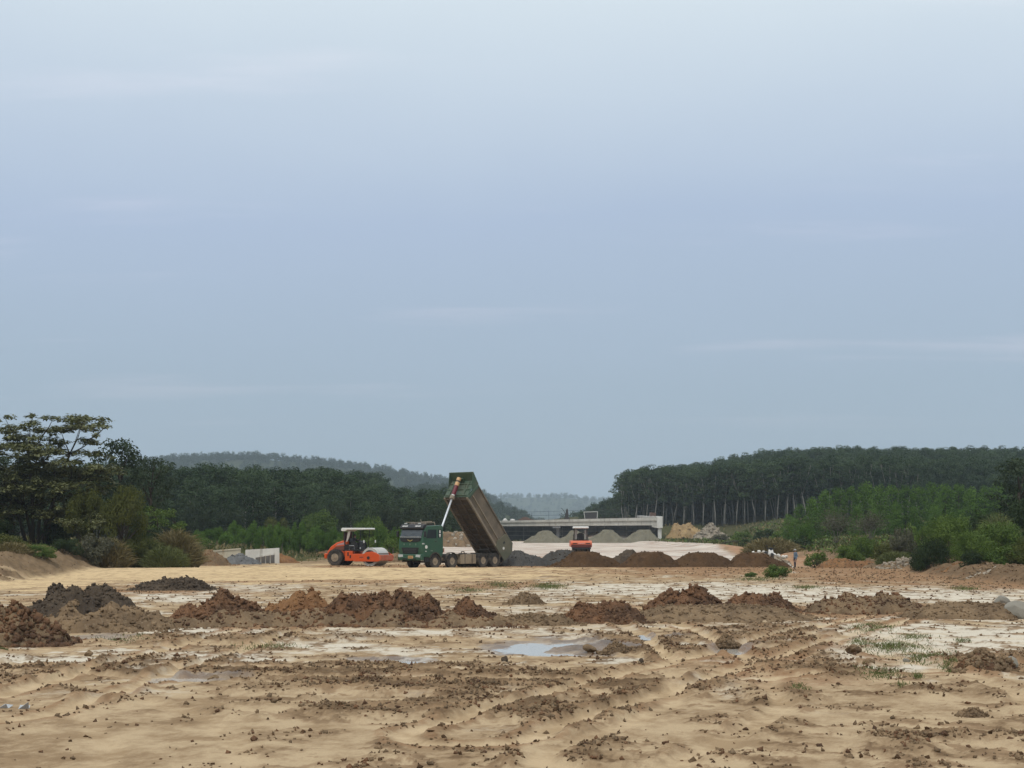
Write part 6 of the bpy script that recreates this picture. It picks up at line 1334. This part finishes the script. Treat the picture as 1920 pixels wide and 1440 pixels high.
# ------------------------------------------------------------------ pneumatic roller, seen from behind on the pale road
pd2 = 168.0; px2 = (1088.5 - CX) / F * pd2; pr_ = empty('tyre_roller', (px2, pd2, gz(px2, pd2) + .01), math.radians(90)); tag(pr_, 'small orange pneumatic roller with white canopy seen from behind', 'roller')
lor = paint('faded_orange', (.60, .115, .045), (.52, .26, .16), .45, .8, .6, .5, 2.0)
MB().prism([(-2.15, .62), (-2.20, 1.05), (-2.12, 1.22), (-1.75, 1.30), (1.8, 1.30), (2.1, 1.15), (2.15, .62)], -1.14, 1.14).build('body', lor, pr_, .06, seg=3)
for s in (-1, 1): MB().box((-2.19, s * .70, 1.0), (.05, .46, .10)).build('grille_slot', black_m, pr_)
MB().box((-2.185, 0, 1.0), (.04, .7, .12)).build('name_panel', plain('pinkish_panel', (.60, .25, .20), .6), pr_)
MB().box((-2.05, 0, .72), (.35, 2.2, .32)).build('rear_skirt', plain('dark_red_skirt', (.10, .018, .014), .7), pr_, .03); MB().box((-2.15, 0, .46), (.2, 2.05, .16)).build('scraper_bar', black_m, pr_)
for y_ in (-.78, -.26, .26, .78): wheel(pr_, -1.55, y_, .42, .40, False, 1, .5)
for y_ in (-.52, 0, .52): wheel(pr_, 1.55, y_, .42, .40, False, 1, .5)
MB().box((0, 0, 1.36), (1.9, 1.7, .10)).build('platform', black_m, pr_)
for s in (-1, 1):
    MB().tube([(-.75, s * .68, 1.38), (-.75, s * .68, 2.62)], .04, 8).build('canopy_post', frame_m, pr_); MB().tube([(.75, s * .68, 1.38), (.75, s * .68, 2.62)], .04, 8).build('canopy_post', frame_m, pr_)
    MB().tube([(-.9, s * .8, 1.38), (-.9, s * .8, 1.95), (.3, s * .8, 1.95), (.3, s * .8, 1.38)], .022, 6).build('hand_rail', black_m, pr_); MB().box((-.5, s * .5, 2.0), (.05, .2, 1.0)).build('side_curtain', plain('grey_curtain', (.3, .29, .27), .8), pr_)
MB().prism([(-1.0, 2.62), (-1.06, 2.72), (-.98, 2.84), (.98, 2.84), (1.06, 2.72), (1.0, 2.62)], -.84, .84).build('canopy', white_m, pr_, .07, seg=3)
MB().prism([(-.45, 1.4), (.1, 1.4), (.1, 1.7), (-.28, 1.74), (-.35, 2.15), (-.47, 2.15)], -.25, .25).build('seat', black_m, pr_, .04); MB().prism([(.45, 1.4), (.75, 1.4), (.72, 2.0), (.5, 2.05)], -.4, .4).build('dashboard', black_m, pr_, .03)
MB().tube([(.2, 0, 2.05), (.5, 0, 1.95)], .025, 6).build('steering_column', black_m, pr_)
# ------------------------------------------------------------------ air
hz = NT('pale_air'); pv = hz.n('ShaderNodeVolumePrincipled'); pv.inputs['Color'].default_value = (0.62, 0.73, 0.83, 1); pv.inputs['Density'].default_value = 0.000155; pv.inputs['Anisotropy'].default_value = 0.0
hz.l(pv.outputs[0], hz.out.inputs['Volume'])
tag(MB().box((0, 3300, 88), (6600, 7400, 190)).build('haze', hz.m), 'thin pale haze filling the valley air', 'haze', kind='stuff')
